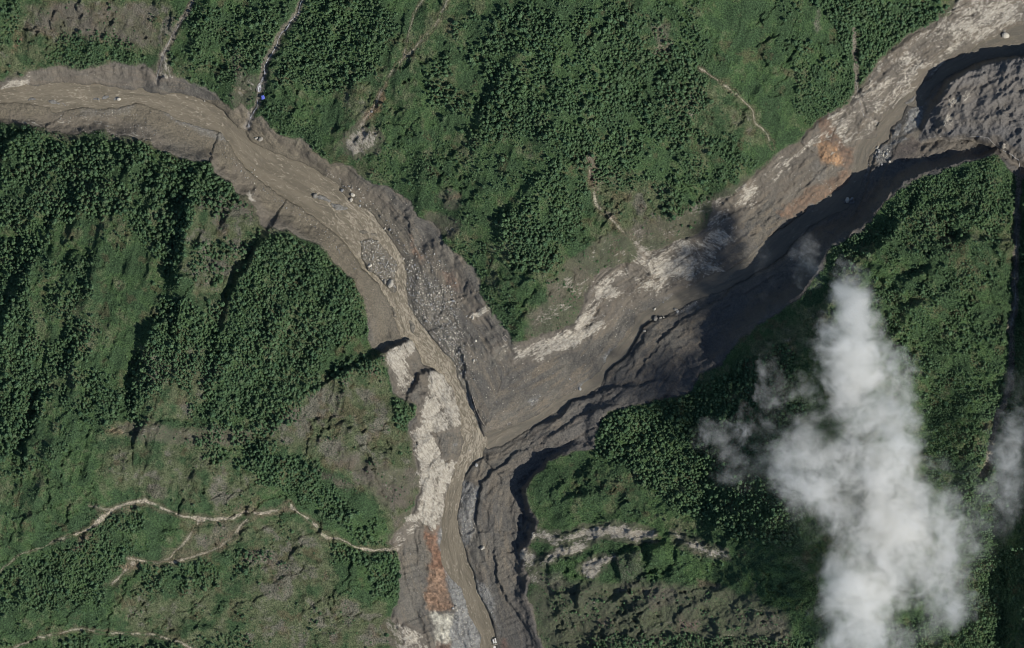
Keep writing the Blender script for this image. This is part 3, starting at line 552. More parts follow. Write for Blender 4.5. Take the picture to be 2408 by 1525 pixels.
# streams and falls: thin sheets of water lying in their gullies
def ribbon(name, P, w0, w1, mat, label, dz=.5, kind='structure', cat='stream', wig=2.0, seed=5):
    pts = []; P = np.array(P, float)
    for a, b in zip(P[:-1], P[1:]):
        n = max(2, int(math.dist(a, b) / 3)); pts += [a + (b - a) * k / n for k in range(n)]
    pts.append(P[-1]); pts = np.array(pts); n = len(pts)
    px = pts[:, 0] + wig * 2 * (vn(pts[:, 0], pts[:, 1], 14, seed) - .5); py = pts[:, 1] + wig * 2 * (vn(pts[:, 0], pts[:, 1], 14, seed + 1) - .5)
    tx = np.gradient(px); ty = np.gradient(py); l = np.hypot(tx, ty) + 1e-6; nx_, ny_ = -ty / l, tx / l
    wd = (w0 + (w1 - w0) * np.linspace(0, 1, n)) * (.45 + 1.1 * vn(px, py, 8, seed + 2)); K = 5
    vs = []; fs = []; fl = []
    for k in range(K):
        o = (k / (K - 1) - .5) * wd
        x = px + nx_ * o; y = py + ny_ * o
        z = np.maximum(hz(x, y), hz(px, py)) + dz + .25 * np.sin(k / (K - 1) * math.pi)
        vs.append(np.stack([x - FW / 2, FH / 2 - y, z], -1)); fl.append(np.stack([np.arange(n) * 3., o, 0 * o], -1))
    vs = np.stack(vs, 1).reshape(-1, 3); fl = np.stack(fl, 1).reshape(-1, 3)
    for i in range(n - 1):
        for k in range(K - 1): a = i * K + k; fs.append((a, a + 1, a + K + 1, a + K))
    me = bpy.data.meshes.new(name); me.from_pydata(vs.tolist(), [], fs); me.update(); me.shade_smooth()
    attr(me, 'flow', fl, 'FLOAT_VECTOR'); attr(me, 'foam', np.full(len(fl), .95 if w1 > 2.2 else .35), 'FLOAT')
    o = obj(name, me, mat); tag(o, label, cat, kind=kind); return o
wmF = water_material('white_water', (.13, .12, .105), (.30, .29, .27), (.72, .73, .74))
ribbon('stream', STR1, .6, 1.5, wmF, 'thin stream falling down a rock gully to the left river bank', seed=311)
ribbon('stream', [p for p in STR2 if p[1] <= 180], 1.6, 2.4, wmF, 'white mountain stream descending from the top edge to the waterfall', seed=315)
ribbon('waterfall', [(622,178),(616,190),(610,202),(607,216)], 3.0, 11.0, wmF, 'white waterfall fanning out above the blue tarpaulin', cat='waterfall', wig=.6, dz=1.2, seed=321)
ribbon('stream', [(606,232),(604,250),(597,262),(590,272),(586,284),(583,300)], 1.8, 3.2, wmF, 'short cascade below the blue tarpaulin running into the river', wig=1.0, seed=325)
ribbon('stream', STR3[2:6], .9, 1.8, wmF, 'narrow waterfall stream crossing pale rock at the upper right', seed=331, dz=1.0, wig=1)
ribbon('stream', STR3[5:], .9, 2.0, wmF, 'last short stretch of pale stream joining the brown tributary', seed=333, wig=.8)
ribbon('stream', STR4[:9], .8, 1.4, wmF, 'thin pale brook winding along the foot of the grey rock shelf', seed=335)
ribbon('stream', STR4[9:15], .8, 1.4, wmF, 'pale brook in the gully along the right edge', seed=337)

# ------------------------------------------------------------------ trees
def leaf_material(name, c0, c1, c2):
    N = NT(name)
    rnd = N.n('ShaderNodeObjectInfo').outputs['Random']; pos = N.n('ShaderNodeNewGeometry').outputs['Position']
    nn = N.n('ShaderNodeTexNoise', {'Vector': pos, 'Scale': .5, 'Detail': 3.0}).outputs[0]
    n0 = N.n('ShaderNodeTexNoise', {'Vector': pos, 'Scale': .016, 'Detail': 4.0}).outputs[0]
    c = N.mixc(rnd, c0, c1); c = N.mixc(N.math('MULTIPLY', N.ramp(n0, .45, .7), .7), c, c2)
    c = N.mixc(1.0, c, N.mixc(N.ramp(nn, .3, .7), (.65, .65, .65), (1.35, 1.35, 1.3)), 'MULTIPLY')
    N.link(c, N.b.inputs['Base Color']); N.b.inputs['Roughness'].default_value = .8
    return N.m
leafm = leaf_material('foliage', (.058, .116, .058), (.120, .196, .098), (.120, .196, .086)); leafy = leaf_material('light_foliage', (.082, .132, .066), (.120, .170, .088), (.100, .170, .080))
barkN = NT('bark'); barkN.b.inputs['Base Color'].default_value = (.07, .055, .042, 1)
bn = barkN.n('ShaderNodeTexNoise', {'Scale': 3.0, 'Detail': 4.0}); barkN.link(barkN.mixc(barkN.ramp(bn.outputs[0], .3, .7), (.05, .04, .03), (.12, .10, .08)), barkN.b.inputs['Base Color'])
def crown_mesh(seed, n=110, pine=False):       # crown of radius 1, base at 0.35, top at about 2.1
    r = random.Random(seed); vs = []; fs = []
    lob = [(r.uniform(-.38, .38), r.uniform(-.38, .38), r.uniform(.85, 1.5), r.uniform(.42, .66)) for _ in range(6)] + [(0, 0, 1.45, .6)]
    for i in range(n):
        lx, ly, lz, lr = r.choice(lob)
        th = r.uniform(0, 2 * math.pi); u = r.uniform(-.55, 1); q = math.sqrt(1 - u * u); k = lr * r.uniform(.72, 1.08)
        d = Vector((math.cos(th) * q, math.sin(th) * q, u)); p = Vector((lx, ly, lz)) + d * k
        if pine: p.z += .35 * (1 - min(1, math.hypot(p.x, p.y)))
        nrm = (d + Vector((r.uniform(-.6, .6), r.uniform(-.6, .6), r.uniform(-.2, .8)))).normalized()
        a = nrm.orthogonal().normalized(); a.rotate(Matrix.Rotation(r.uniform(0, 6.28), 3, nrm)); b = nrm.cross(a)
        s1 = r.uniform(.15, .27); s2 = s1 * r.uniform(.55, .9); i0 = len(vs)
        vs += [p + a * s1, p + b * s2 + nrm * .04, p - a * s1 * .9, p - b * s2 - nrm * .03]; fs.append((i0, i0 + 1, i0 + 2, i0 + 3))
    for lx, ly, lz, lr in lob:                   # solid hearts of the leaf clumps
        i0 = len(vs); rr_ = lr * .74; vs += [Vector((lx, ly, lz)) + Vector(q) * rr_ for q in ((1,0,0),(0,1,0),(-1,0,0),(0,-1,0),(0,0,1),(0,0,-1))]
        fs += [(i0 + a, i0 + b, i0 + c) for a, b, c in ((0,1,4),(1,2,4),(2,3,4),(3,0,4),(1,0,5),(2,1,5),(3,2,5),(0,3,5))]
    me = bpy.data.meshes.new('crown'); me.from_pydata([tuple(v) for v in vs], [], fs); me.update(); return me
def trunk_mesh(seed):
    r = random.Random(seed); vs = []; fs = []
    def limb(p, q, r0, r1):
        i0 = len(vs); d = (Vector(q) - Vector(p)).normalized(); a = d.orthogonal().normalized(); b = d.cross(a)
        for c, rr in ((p, r0), (q, r1)):
            for k in range(5): t = k * 2 * math.pi / 5; vs.append(Vector(c) + a * math.cos(t) * rr + b * math.sin(t) * rr)
        for k in range(5): fs.append((i0 + k, i0 + (k + 1) % 5, i0 + 5 + (k + 1) % 5, i0 + 5 + k))
    limb((0, 0, -.3), (.02, 0, 1.0), .075, .05); limb((.02, 0, 1.0), (0, .03, 1.7), .05, .015)
    for k in range(5):
        t = k * 1.256 + r.uniform(-.3, .3); z = r.uniform(.6, 1.2); limb((0, 0, z), (math.cos(t) * .55, math.sin(t) * .55, z + .3), .03, .008)
    me = bpy.data.meshes.new('trunk'); me.from_pydata([tuple(v) for v in vs], [], fs); me.update(); return me
NV = 6
crowns = [crown_mesh(500 + k, 230, k % 2 == 0) for k in range(NV)]; trunks = [trunk_mesh(600 + k) for k in range(NV)]
for k_, m_ in enumerate(crowns): m_.materials.append(leafy if k_ == 5 else leafm)
for m_ in trunks: m_.materials.append(barkN.m)

# where trees stand: (polygon, trees density 0..1, size)
DENS = [
 ([(110,130),(150,85),(250,85),(330,120),(345,150),(180,160),(112,150)],.95,.75),
 ([(632,543),(712,570),(789,620),(860,722),(862,790),(800,800),(750,840),(745,900),(700,990),(640,1010),(560,1000),(490,960),(460,900),(480,840),(530,760),(548,690),(592,610)],1.0,1.0),
 ([(722,0),(900,0),(930,60),(900,120),(880,170),(820,205),(760,215),(700,195),(640,205),(655,120),(680,80)],.85,1.0),
 ([(612,240),(680,250),(740,300),(760,370),(700,322),(640,300),(612,270)],.9,.7),
 ([(1110,20),(1420,10),(1640,130),(1660,250),(1620,330),(1400,430),(1390,480),(1330,600),(1290,640),(1200,640),(1160,590),(1190,500),(1280,400),(1250,330),(1100,330),(1060,260),(1090,120)],.70,1.0),
 ([(1400,430),(1560,400),(1650,300),(1800,330),(1780,400),(1620,490),(1520,450)],.55,.9),
 ([(1000,170),(1060,60),(1130,50),(1130,300),(1080,330),(1010,260)],.42,1.1),
 ([(1250,0),(1700,0),(1660,140),(1450,30)],.5,.8),
 ([(1060,320),(1250,340),(1280,400),(1190,460),(1100,430)],.35,.8),
 ([(850,380),(1000,300),(1080,340),(1060,440),(960,450)],.45,.6),([(1040,560),(1130,560),(1160,640),(1200,700),(1210,800),(1150,730),(1110,640)],.55,.6),
 ([(1950,0),(2240,0),(2220,40),(2100,110),(2040,180),(2000,235),(1975,160)],.8,1.0),([(1860,130),(1980,160),(2000,235),(1900,305),(1870,250)],.85,.75),([(1830,0),(1950,0),(1975,160),(1860,130)],.35,1.0),
 ([(1400,1000),(1420,965),(1560,950),(1700,880),(1850,800),(1900,1000),(1950,1100),(1850,1290),(1740,1260),(1660,1220),(1560,1180),(1500,1120),(1400,1080)],.95,1.0),
 ([(1950,590),(2080,512),(2110,450),(2170,412),(2340,365),(2385,420),(2385,520),(2250,560),(2050,570),(1960,650)],.95,.75),
 ([(1960,600),(2385,520),(2370,850),(2340,1000),(2200,900),(2000,760)],.5,.7),([(2200,900),(2370,900),(2400,1200),(2290,1300),(2180,1100)],.6,.75),
 ([(2405,430),(2500,430),(2500,1300),(2330,1200),(2350,1000),(2385,800)],.9,.75),
 ([(2290,1290),(2500,1250),(2500,1600),(1380,1600),(1400,1500),(1500,1500),(1900,1500),(2250,1450)],.95,.8),([(2130,1500),(2330,1300),(2480,1300),(2480,1600),(2100,1600)],.98,.7),
 ([(0,330),(300,330),(500,390),(610,490),(630,545),(560,560),(470,470),(430,620),(380,640),(300,500),(0,560)],.75,1.05),
 ([(0,560),(110,560),(60,700),(120,900),(60,1110),(0,1120)],.8,1.0),([(100,620),(240,600),(210,850),(330,960),(250,1000),(120,960)],.6,.9),([(370,640),(430,640),(520,800),(460,900),(470,960),(400,900),(300,990),(290,900),(350,780)],.75,.95),
 ([(470,480),(600,470),(625,540),(560,660),(520,800),(430,690)],.38,1.1),([(460,940),(600,1000),(640,1020),(560,1050),(430,1000)],.5,.9),
 ([(440,1030),(620,1030),(760,1100),(870,1270),(910,1290),(860,1285),(720,1180),(600,1120),(470,1080)],.62,1.0),
 ([(150,1290),(230,1220),(330,1200),(330,1310),(250,1370),(270,1420),(0,1440),(0,1350)],.7,.75),([(330,1330),(480,1310),(560,1290),(640,1300),(600,1360),(340,1400)],.5,.85),
 ([(780,1275),(910,1280),(945,1300),(945,1395),(880,1400),(860,1330),(790,1320)],.85,1.0),([(150,1495),(440,1510),(440,1600),(120,1600)],.75,1.0),([(480,1500),(560,1480),(680,1560),(480,1560)],.5,1.0),
 ([(400,10),(560,10),(600,130),(600,250),(500,210),(400,180),(395,120)],.5,.85),([(545,0),(700,0),(640,120),(615,170),(560,110)],.6,.95),([(0,0),(50,0),(50,110),(0,110)],.6,.9),
 ([(770,850),(900,835),(905,870),(850,900),(770,900)],.5,1.0),([(920,940),(978,955),(978,990),(945,1000),(925,970)],.8,1.0),([(0,290),(110,305),(90,340),(0,350)],.85,1.0),
 ([(1560,480),(1660,470),(1670,520),(1590,545)],.6,1.0),([(0,1100),(110,1000),(200,990),(120,1100)],.5,.7),
 ([(1270,1110),(1420,1080),(1500,1130),(1400,1230),(1270,1240)],.35,.35),([(1204,780),(1400,600),(1420,640),(1300,790)],.4,.5),
 ([(1250,1250),(1420,1225),(1540,1230),(1710,1285),(1710,1315),(1520,1280),(1400,1300),(1290,1350),(1250,1340)],.04,.6),
]
NOTREE = [([(1024,-10),(1060,-10),(930,180),(900,240),(830,330),(790,290),(870,200),(960,60)],.85),([(1640,0),(1830,0),(1850,250),(1870,340),(1810,370),(1700,190),(1660,120)],.9),
 ([(240,600),(400,600),(360,760),(300,820),(240,830)],.75),([(230,1010),(430,1050),(600,1140),(880,1290),(700,1200),(560,1190),(350,1175),(210,1180)],.8)]
def density(fx, fy):
    wx = rd(WX, fx, fy); wy = rd(WY, fx, fy); wx = fx + 1.5 * (wx - fx); wy = fy + 1.5 * (wy - fy)
    D = np.full(fx.shape, .10); S = np.full(fx.shape, .8)
    for P, k, s in DENS:
        m = sst(-16, 12, sdpoly(wx, wy, P)); D = D * (1 - m) + np.maximum(k, D * .3) * m; S = S * (1 - m) + s * m
    for P, k in NOTREE:
        m = sst(-14, 14, sdpoly(wx, wy, P)); D = D * (1 - m * k)
    return D, S
rng = np.random.default_rng(77)
g = 4.3
gx, gy = np.meshgrid(np.arange(-60, FW + 60, g), np.arange(-60, FH + 60, g))
gx[1::2] += g / 2
tx = (gx + rng.uniform(-.7, .7, gx.shape) * g).ravel(); ty = (gy + rng.uniform(-.42, .42, gy.shape) * g).ravel()
hl = rd(hill, tx, ty); k = hl > 3; tx, ty, hl = tx[k], ty[k], hl[k]
D, S = density(tx, ty)
cl = fbm(tx, ty, 34, 401, 3); 
p = np.where(D > .8, D * (.35 + .65 * sst(.30, .46, fbm(tx, ty, 20, 411, 3))), D * sst(.62 - .5 * D, .80 - .5 * D, cl) * 1.25)
p *= 1 - .95 * (rd(rockm, tx, ty) > .3)
for P, hw in TRACKS + [(STR1, 3), (STR2, 5), (STR3, 3), (STR4, 5)]:
    d, _, _ = pline(tx, ty, P); p = p * (d > hw + 5)
keep = rng.random(tx.shape) < p * .92
tx, ty, hl, S, D = tx[keep], ty[keep], hl[keep], S[keep], D[keep]
R = S * (rng.lognormal(0, .40, tx.shape)) * 2.85
R = np.clip(R, 1.1, 8.0); R = np.where(D > .8, R * .95, R)
# thin out: drop small ones under big ones
order = np.argsort(-R); cell = {}; ok = np.zeros(len(tx), bool)
for i in order:
    cx, cy = int(tx[i] // 15), int(ty[i] // 15); good = True
    for a in (-1, 0, 1):
        for b in (-1, 0, 1):
            for j in cell.get((cx + a, cy + b), ()):
                if (tx[i] - tx[j]) ** 2 + (ty[i] - ty[j]) ** 2 < (.58 * (R[i] + R[j])) ** 2: good = False; break
            if not good: break
        if not good: break
    if good: ok[i] = True; cell.setdefault((cx, cy), []).append(i)
tx, ty, R, D = tx[ok], ty[ok], R[ok], D[ok]
tz = hz(tx, ty) - .2
print('trees', len(tx))

LAND = [(618,228,'blue tarpaulin'),(612,196,'left waterfall'),(1140,1050,'river junction'),(1950,360,'orange scar'),(1040,1480,'bottom white slab'),(1030,1390,'rust coloured slide'),(892,630,'river island'),(1213,812,'central spur tip'),(850,330,'pale upper outcrop'),(370,165,'upper left stream mouth'),(474,1221,'pale gully fork'),(682,1187,'pale gully bend'),(915,1290,'pale gully foot'),(1162,1510,'ruined building'),(2025,255,'thin right waterfall'),(2150,275,'right gravel bar'),(2230,250,'grey rock shelf'),(965,800,'pale river cliff'),(1430,1250,'pale rock band'),(1500,740,'white tributary boulders'),(1000,80,'upper gully fork'),(1740,230,'upper right gully'),(123,240,'left gravel bars'),(2346,985,'right gully end'),(440,560,'left shadowed rib'),(340,880,'second shadowed rib'),(560,660,'dense stand edge'),(1385,410,'tan slope scar'),(180,1477,'bottom left gully'),(300,1314,'side gully end'),(1010,1150,'pale scoured bank'),(900,440,'grey mud bank'),(2340,365,'right crest'),(1260,90,'upper central forest'),(2080,160,'upper right rock bank'),(1500,1450,'bottom right crags'),(130,120,'upper left wood'),(800,60,'upper left forest')]
def where(fx, fy, used_labels, head):
    c = sorted((math.hypot(fx - a, fy - b), n, a, b) for a, b, n in LAND)
    dirs = ['right', 'lower right', 'below', 'lower left', 'left', 'upper left', 'above', 'upper right']
    def rel(q):
        dist, n, a, b = q; k = dirs[int(round(math.atan2(fy - b, fx - a) / (math.pi / 4))) % 8]
        return ('close ' if dist < 45 else 'far ' if dist > 260 else '') + k + (' ' if k in ('above', 'below') else ' of ') + n
    for i_ in range(8):
        for j_ in range(i_ + 1, 20):
            lab = f'{head} {rel(c[i_])} and {rel(c[j_])}'
            if lab not in used_labels and len(lab.split()) <= 16: used_labels.add(lab); return lab
    return f'{head} {rel(c[0])}'
random.seed(9)
inside = (tx > 12) & (tx < FW - 12) & (ty > 12) & (ty < FH - 12)
score = R * np.where(inside, 1, 0) * np.where((tx > 1760) & (ty > 780), .8, 1)
big = np.argsort(-score)[:300]; rest = np.ones(len(tx), bool); rest[big] = False
used_labels = set(); protos = {}
for n_, i in enumerate(big):
    v = n_ % NV; sz = R[i]
    t = bpy.data.objects.new('tree', None); COL.objects.link(t); t.empty_display_size = 1
    t.location = Wd(tx[i], ty[i], tz[i]); t.rotation_euler.z = random.uniform(0, 6.28); t.scale = (sz, sz, sz * random.uniform(.95, 1.35))
    if v in protos:
        a, b = protos[v][0].copy(), protos[v][1].copy(); COL.objects.link(a); COL.objects.link(b)
    else:
        a = bpy.data.objects.new('crown', crowns[v]); b = bpy.data.objects.new('trunk', trunks[v]); COL.objects.link(a); COL.objects.link(b); protos[v] = (a, b)
    a.parent = t; b.parent = t
    head = ('very broad' if sz > 7.4 else 'broad' if sz > 6.4 else 'full') + (' forest tree' if D[i] > .8 else ' woodland tree' if D[i] > .45 else ' lone tree')
    tag(t, where(tx[i], ty[i], used_labels, head), 'tree', 'large trees on the mountain slopes')

def scatter(name, pts, rots, scs, var, protos_, label, cat):
    me = bpy.data.meshes.new(name); me.vertices.add(len(pts)); me.vertices.foreach_set('co', np.asarray(pts, np.float32).ravel())
    me.update(); attr(me, 'sc', np.asarray(scs), 'FLOAT_VECTOR'); attr(me, 'rt', np.asarray(rots), 'FLOAT_VECTOR')
    a = me.attributes.new('vi', 'INT', 'POINT'); a.data.foreach_set('value', np.asarray(var, np.int32))
    o = bpy.data.objects.new(name, me); COL.objects.link(o)
    ng = bpy.data.node_groups.new(name + '_scatter', 'GeometryNodeTree')
    ng.interface.new_socket('Geometry', in_out='INPUT', socket_type='NodeSocketGeometry'); ng.interface.new_socket('Geometry', in_out='OUTPUT', socket_type='NodeSocketGeometry')
    gi = ng.nodes.new('NodeGroupInput'); go = ng.nodes.new('NodeGroupOutput'); jn = ng.nodes.new('GeometryNodeJoinGeometry')
    for v, parts in enumerate(protos_):
        na = ng.nodes.new('GeometryNodeInputNamedAttribute'); na.data_type = 'INT'; na.inputs[0].default_value = 'vi'
        cp = ng.nodes.new('FunctionNodeCompare'); cp.data_type = 'INT'; cp.operation = 'EQUAL'; ng.links.new([s for s in na.outputs if s.enabled][0], cp.inputs[2]); cp.inputs[3].default_value = v
        pj = ng.nodes.new('GeometryNodeJoinGeometry')
        for pr_ in parts:
            oi = ng.nodes.new('GeometryNodeObjectInfo'); oi.inputs[0].default_value = pr_; oi.transform_space = 'ORIGINAL'; ng.links.new(oi.outputs['Geometry'], pj.inputs[0])
        ip = ng.nodes.new('GeometryNodeInstanceOnPoints'); ng.links.new(gi.outputs[0], ip.inputs['Points']); ng.links.new(cp.outputs[0], ip.inputs['Selection']); ng.links.new(pj.outputs[0], ip.inputs['Instance'])
        for nm, sk in (('sc', 'Scale'), ('rt', 'Rotation')):
            q = ng.nodes.new('GeometryNodeInputNamedAttribute'); q.data_type = 'FLOAT_VECTOR'; q.inputs[0].default_value = nm
            ng.links.new([s for s in q.outputs if s.enabled][0], ip.inputs[sk])
        ng.links.new(ip.outputs[0], jn.inputs[0])
    ng.links.new(jn.outputs[0], go.inputs[0])
    md = o.modifiers.new('scatter', 'NODES'); md.node_group = ng
    tag(o, label, cat, kind='stuff'); return o
pr_list = [protos[v] for v in range(NV)]
rx, ry, rz, rr = tx[rest], ty[rest], tz[rest], R[rest]; n = len(rx)
scatter('forest', np.stack([rx - FW / 2, FH / 2 - ry, rz], -1), np.stack([rng.uniform(-.1, .1, n), rng.uniform(-.1, .1, n), rng.uniform(0, 6.28, n)], -1),
        np.stack([rr, rr, rr * rng.uniform(1.0, 1.6, n)], -1), rng.integers(0, NV, n), pr_list, 'woodland covering the mountain slopes in clumps and dense stands', 'forest')
# low shrubs between the trees
g = 5.2
gx, gy = np.meshgrid(np.arange(-50, FW + 50, g), np.arange(-50, FH + 50, g)); sx = (gx + rng.uniform(-.5, .5, gx.shape) * g).ravel(); sy = (gy + rng.uniform(-.5, .5, gy.shape) * g).ravel()
hl = rd(hill, sx, sy); k = hl > 1; sx, sy = sx[k], sy[k]
Ds, _ = density(sx, sy); bb = rd(bare, sx, sy)
p = np.clip(.05 + .68 * Ds + .3 * (.5 - bb), .03, .8) * sst(.36, .62, fbm(sx, sy, 22, 431, 3)) * 1.2 * (rd(rockm, sx, sy) < .35)
for P, hw in TRACKS + [(STR1, 3), (STR2, 4), (STR4, 4)]:
    d, _, _ = pline(sx, sy, P); p = p * (d > hw + 2.5)
k = rng.random(sx.shape) < p; sx, sy = sx[k], sy[k]; n = len(sx); print('shrubs', n)
sr = np.clip(rng.lognormal(.55, .35, n), .9, 3.6)
scatter('shrubs', np.stack([sx - FW / 2, FH / 2 - sy, hz(sx, sy) - .7 * sr], -1), np.stack([rng.uniform(-.1, .1, n), rng.uniform(-.1, .1, n), rng.uniform(0, 6.28, n)], -1),
        np.stack([sr, sr, sr * .9], -1), rng.integers(0, NV, n), pr_list, 'low shrubs scattered between the trees and across the grass', 'shrubs')

# ------------------------------------------------------------------ boulders
def rock_material(name, c0, c1):
    N = NT(name); rnd = N.n('ShaderNodeObjectInfo').outputs['Random']; pos = N.n('ShaderNodeNewGeometry').outputs['Position']
    nn = N.n('ShaderNodeTexNoise', {'Vector': pos, 'Scale': .9, 'Detail': 5.0, 'Roughness': .65}).outputs[0]
    c = N.mixc(rnd, c0, c1); c = N.mixc(1.0, c, N.mixc(N.ramp(nn, .3, .7), (.7, .7, .7), (1.2, 1.2, 1.2)), 'MULTIPLY')
    N.link(c, N.b.inputs['Base Color']); bp = N.n('ShaderNodeBump', {'Height': nn, 'Strength': .8, 'Distance': .5}); N.link(bp.outputs[0], N.b.inputs['Normal']); return N.m
rkm = rock_material('boulder_stone', (.25, .235, .20), (.60, .56, .46)); rkg = rock_material('grey_stone', (.20, .205, .20), (.40, .40, .375))
import bmesh
def boulder_mesh(seed, sub=2):
    r = random.Random(seed); bm = bmesh.new(); bmesh.ops.create_icosphere(bm, subdivisions=sub, radius=1)
    planes = [(Vector((r.gauss(0, 1), r.gauss(0, 1), r.gauss(0, .8))).normalized(), r.uniform(.62, .9)) for _ in range(9)]
    for v in bm.verts:
        for nrm, d in planes:
            e = v.co.dot(nrm) - d
            if e > 0: v.co -= nrm * e * .95
        v.co *= 1 + r.uniform(-.04, .04)
        v.co.y *= .8; v.co.z *= .75
    me = bpy.data.meshes.new('boulder'); bm.to_mesh(me); bm.free(); me.materials.append(rkm if seed % 3 else rkg); return me
BM = [boulder_mesh(700 + k) for k in range(6)]
bl = [(918,667,11,'large cream boulder with a flat top at the downstream end of the river island'),(904,662,7,None),(870,625,6.5,'round cream boulder on the left side of the river island'),(829,458,6.5,None),(825,470,5.5,None),(804,448,5,None),(739,460,5,'grey boulder standing alone in the brown river'),(844,445,3.2,None),(846,484,3.2,None),(1112,748,5.5,None),(1015,728,3.4,None),(1065,708,5,None),(1119,802,3.6,None),(1114,848,4.5,None),(2366,83,10,'big grey boulder on the tributary bank at the top right'),(2363,72,4,None),(1994,471,8,'grey boulder in the tributary beside the shadowed cliff'),(2004,468,6,None),(1542,750,7.5,'largest white boulder on the lower tributary bank'),(1589,728,6,None),(1594,733,4,None),(1554,748,4,None),(1561,747,3.5,None),(1364,915,5.5,None),(1516,779,4.5,None),(1135,1290,7,'cream boulder on the mud terrace right of the river below the confluence'),(1120,1095,5,None),(1105,1060,3.2,None),(905,538,3.6,None),(230,233,4,None),(278,233,6,None),(480,237,3.5,None),(874,263,4,None),(949,609,4,None),(1540,727,4.5,None),(1560,711,3,None),(1071,1430,5,None),(1074,1437,4,None),(1065,1432,3.5,None),(602,325,5,None),(612,327,7,'pale rounded rock at the mouth of the left cascade'),(1340,892,2.5,None)]
for _ in range(16): bl.append((random.uniform(2058, 2094), random.uniform(345, 392), random.uniform(2.4, 4.2), None))
FIELDS = [(GRAVEL[7][0], 70, 2.0, 4.6), (ISL, 22, 1.8, 3.8), (GRAVEL[4][0], 14, 1.2, 2.2), ([(760,395),(840,440),(930,530),(960,590),(985,625),(955,605),(900,520),(830,465),(770,420)], 34, 1.7, 4.0), ([(520,335),(600,425),(740,515),(850,640),(835,640),(730,530),(590,440),(530,370)], 30, 1.2, 2.4), ([(1085,775),(1130,770),(1150,900),(1200,960),(1120,940),(1095,850)], 22, 1.2, 2.2), ([(560,372),(600,400),(610,430),(560,400)], 6, 2., 3.2), ([(1170,860),(1290,830),(1330,880),(1220,960)], 16, 1.0, 2.0), ([(1380,760),(1470,720),(1520,690),(1450,800),(1400,800)], 14, 1.2, 2.2)]
FN = ['in the boulder field right of river island', 'on the gravel of the river island', 'on the bar beside the rust slide', 'on the right bank above river island', 'on the left bank above river island', 'on the mud right of the boulder field', 'beside the bend below the left cascade', 'on the mud fan below the central spur', 'on the mud under the pale rock bank']
for fi, (P, cnt, a, b) in enumerate(FIELDS):
    P_ = np.array(P); c = 0
    while c < cnt:
        x = random.uniform(P_[:, 0].min(), P_[:, 0].max()); y = random.uniform(P_[:, 1].min(), P_[:, 1].max())
        if inpoly(np.array([x]), np.array([y]), P)[0]: bl.append((x, y, a + (b - a) * random.random() ** 2.5, '@' + FN[fi])); c += 1
bl = bl[:300]
def ground_or_water(x, y): return float(max(hz(x, y)[0], rd(zg, np.array([x]), np.array([y]))[0]))
for k, (x, y, r_, lab) in enumerate(bl):
    o = bpy.data.objects.new('boulder', BM[(1 if lab and 'cream' in lab else 0 if lab and 'grey' in lab else k) % 6]); COL.objects.link(o)
    o.location = Wd(x, y, ground_or_water(x, y) + .22 * r_); o.rotation_euler = (random.uniform(-.3, .3), random.uniform(-.3, .3), random.uniform(0, 6.28)); o.scale = (r_, r_ * random.uniform(.8, 1.1), r_)
    head = ('big' if r_ > 4.5 else 'mid sized' if r_ > 2.6 else 'small') + (' grey' if (BM[k % 6].materials[0] == rkg) else ' pale') + ' boulder'
    if lab and lab[0] == '@':
        Pf = np.array(FIELDS[FN.index(lab[1:])][0]); q = (x - Pf[:, 0].min()) / np.ptp(Pf[:, 0]); r2 = (y - Pf[:, 1].min()) / np.ptp(Pf[:, 1])
        zone = ('upper', 'middle', 'lower')[min(2, int(r2 * 3))] + ' ' + ('left', 'centre', 'right')[min(2, int(q * 3))]
        tag(o, head + ', ' + zone + ' part, ' + lab[1:], 'boulder', 'boulders ' + lab[1:]); continue
    if lab: used_labels.add(lab)
    tag(o, lab or where(x, y, used_labels, head), 'boulder', 'boulders along the river banks')
# gravel and stones nobody could count
gp = []; gs = []
def throw(P, per, a, b, edge=0):
    P_ = np.array(P, float); area = abs(np.sum(P_[:, 0] * np.roll(P_[:, 1], -1) - P_[:, 1] * np.roll(P_[:, 0], -1))) / 2
    m = int(area * per * 2) + 10; x = rng.uniform(P_[:, 0].min(), P_[:, 0].max(), m * 3); y = rng.uniform(P_[:, 1].min(), P_[:, 1].max(), m * 3)
    q = inpoly(x, y, P); x, y = x[q], y[q]; kk = rng.random(len(x)) < (area * per) / max(len(x), 1); x, y = x[kk], y[kk]
    gp.append(np.stack([x, y], -1)); gs.append(a + (b - a) * rng.random(len(x)) ** 3)
for P, kf in GRAVEL: throw(P, .10 * kf, .5, 1.7)
throw(FIELDS[0][0], .038, .8, 2.9); throw(ISL, .05, .8, 2.8); throw([(950,560),(1010,570),(1060,640),(1090,700),(1110,800),(1130,900),(1100,900),(1050,830),(990,740),(955,640)], .016, .7, 2.6); throw([(520,330),(560,345),(700,470),(840,600),(900,690),(880,690),(800,600),(660,490),(540,380)], .012, .6, 1.9); throw(FIELDS[3][0], .03, .6, 1.8); throw(FIELDS[4][0], .02, .6, 1.8)
throw(RA_LO[5:25] + [(540,400),(400,330),(200,290)], .006, .5, 1.4)
throw([(1090,720),(1130,720),(1200,860),(1330,840),(1440,790),(1480,740),(1400,880),(1250,970),(1150,1010),(1110,930)], .007, .5, 1.5)
throw([(1380,720),(1500,660),(1640,650),(1600,690),(1450,800),(1400,800)], .010, .5, 1.6); throw([(1820,420),(1940,340),(1990,430),(1850,500)], .004, .5, 1.4); throw([(760,400),(960,480),(1010,560),(960,600),(880,510)], .010, .5, 1.5)
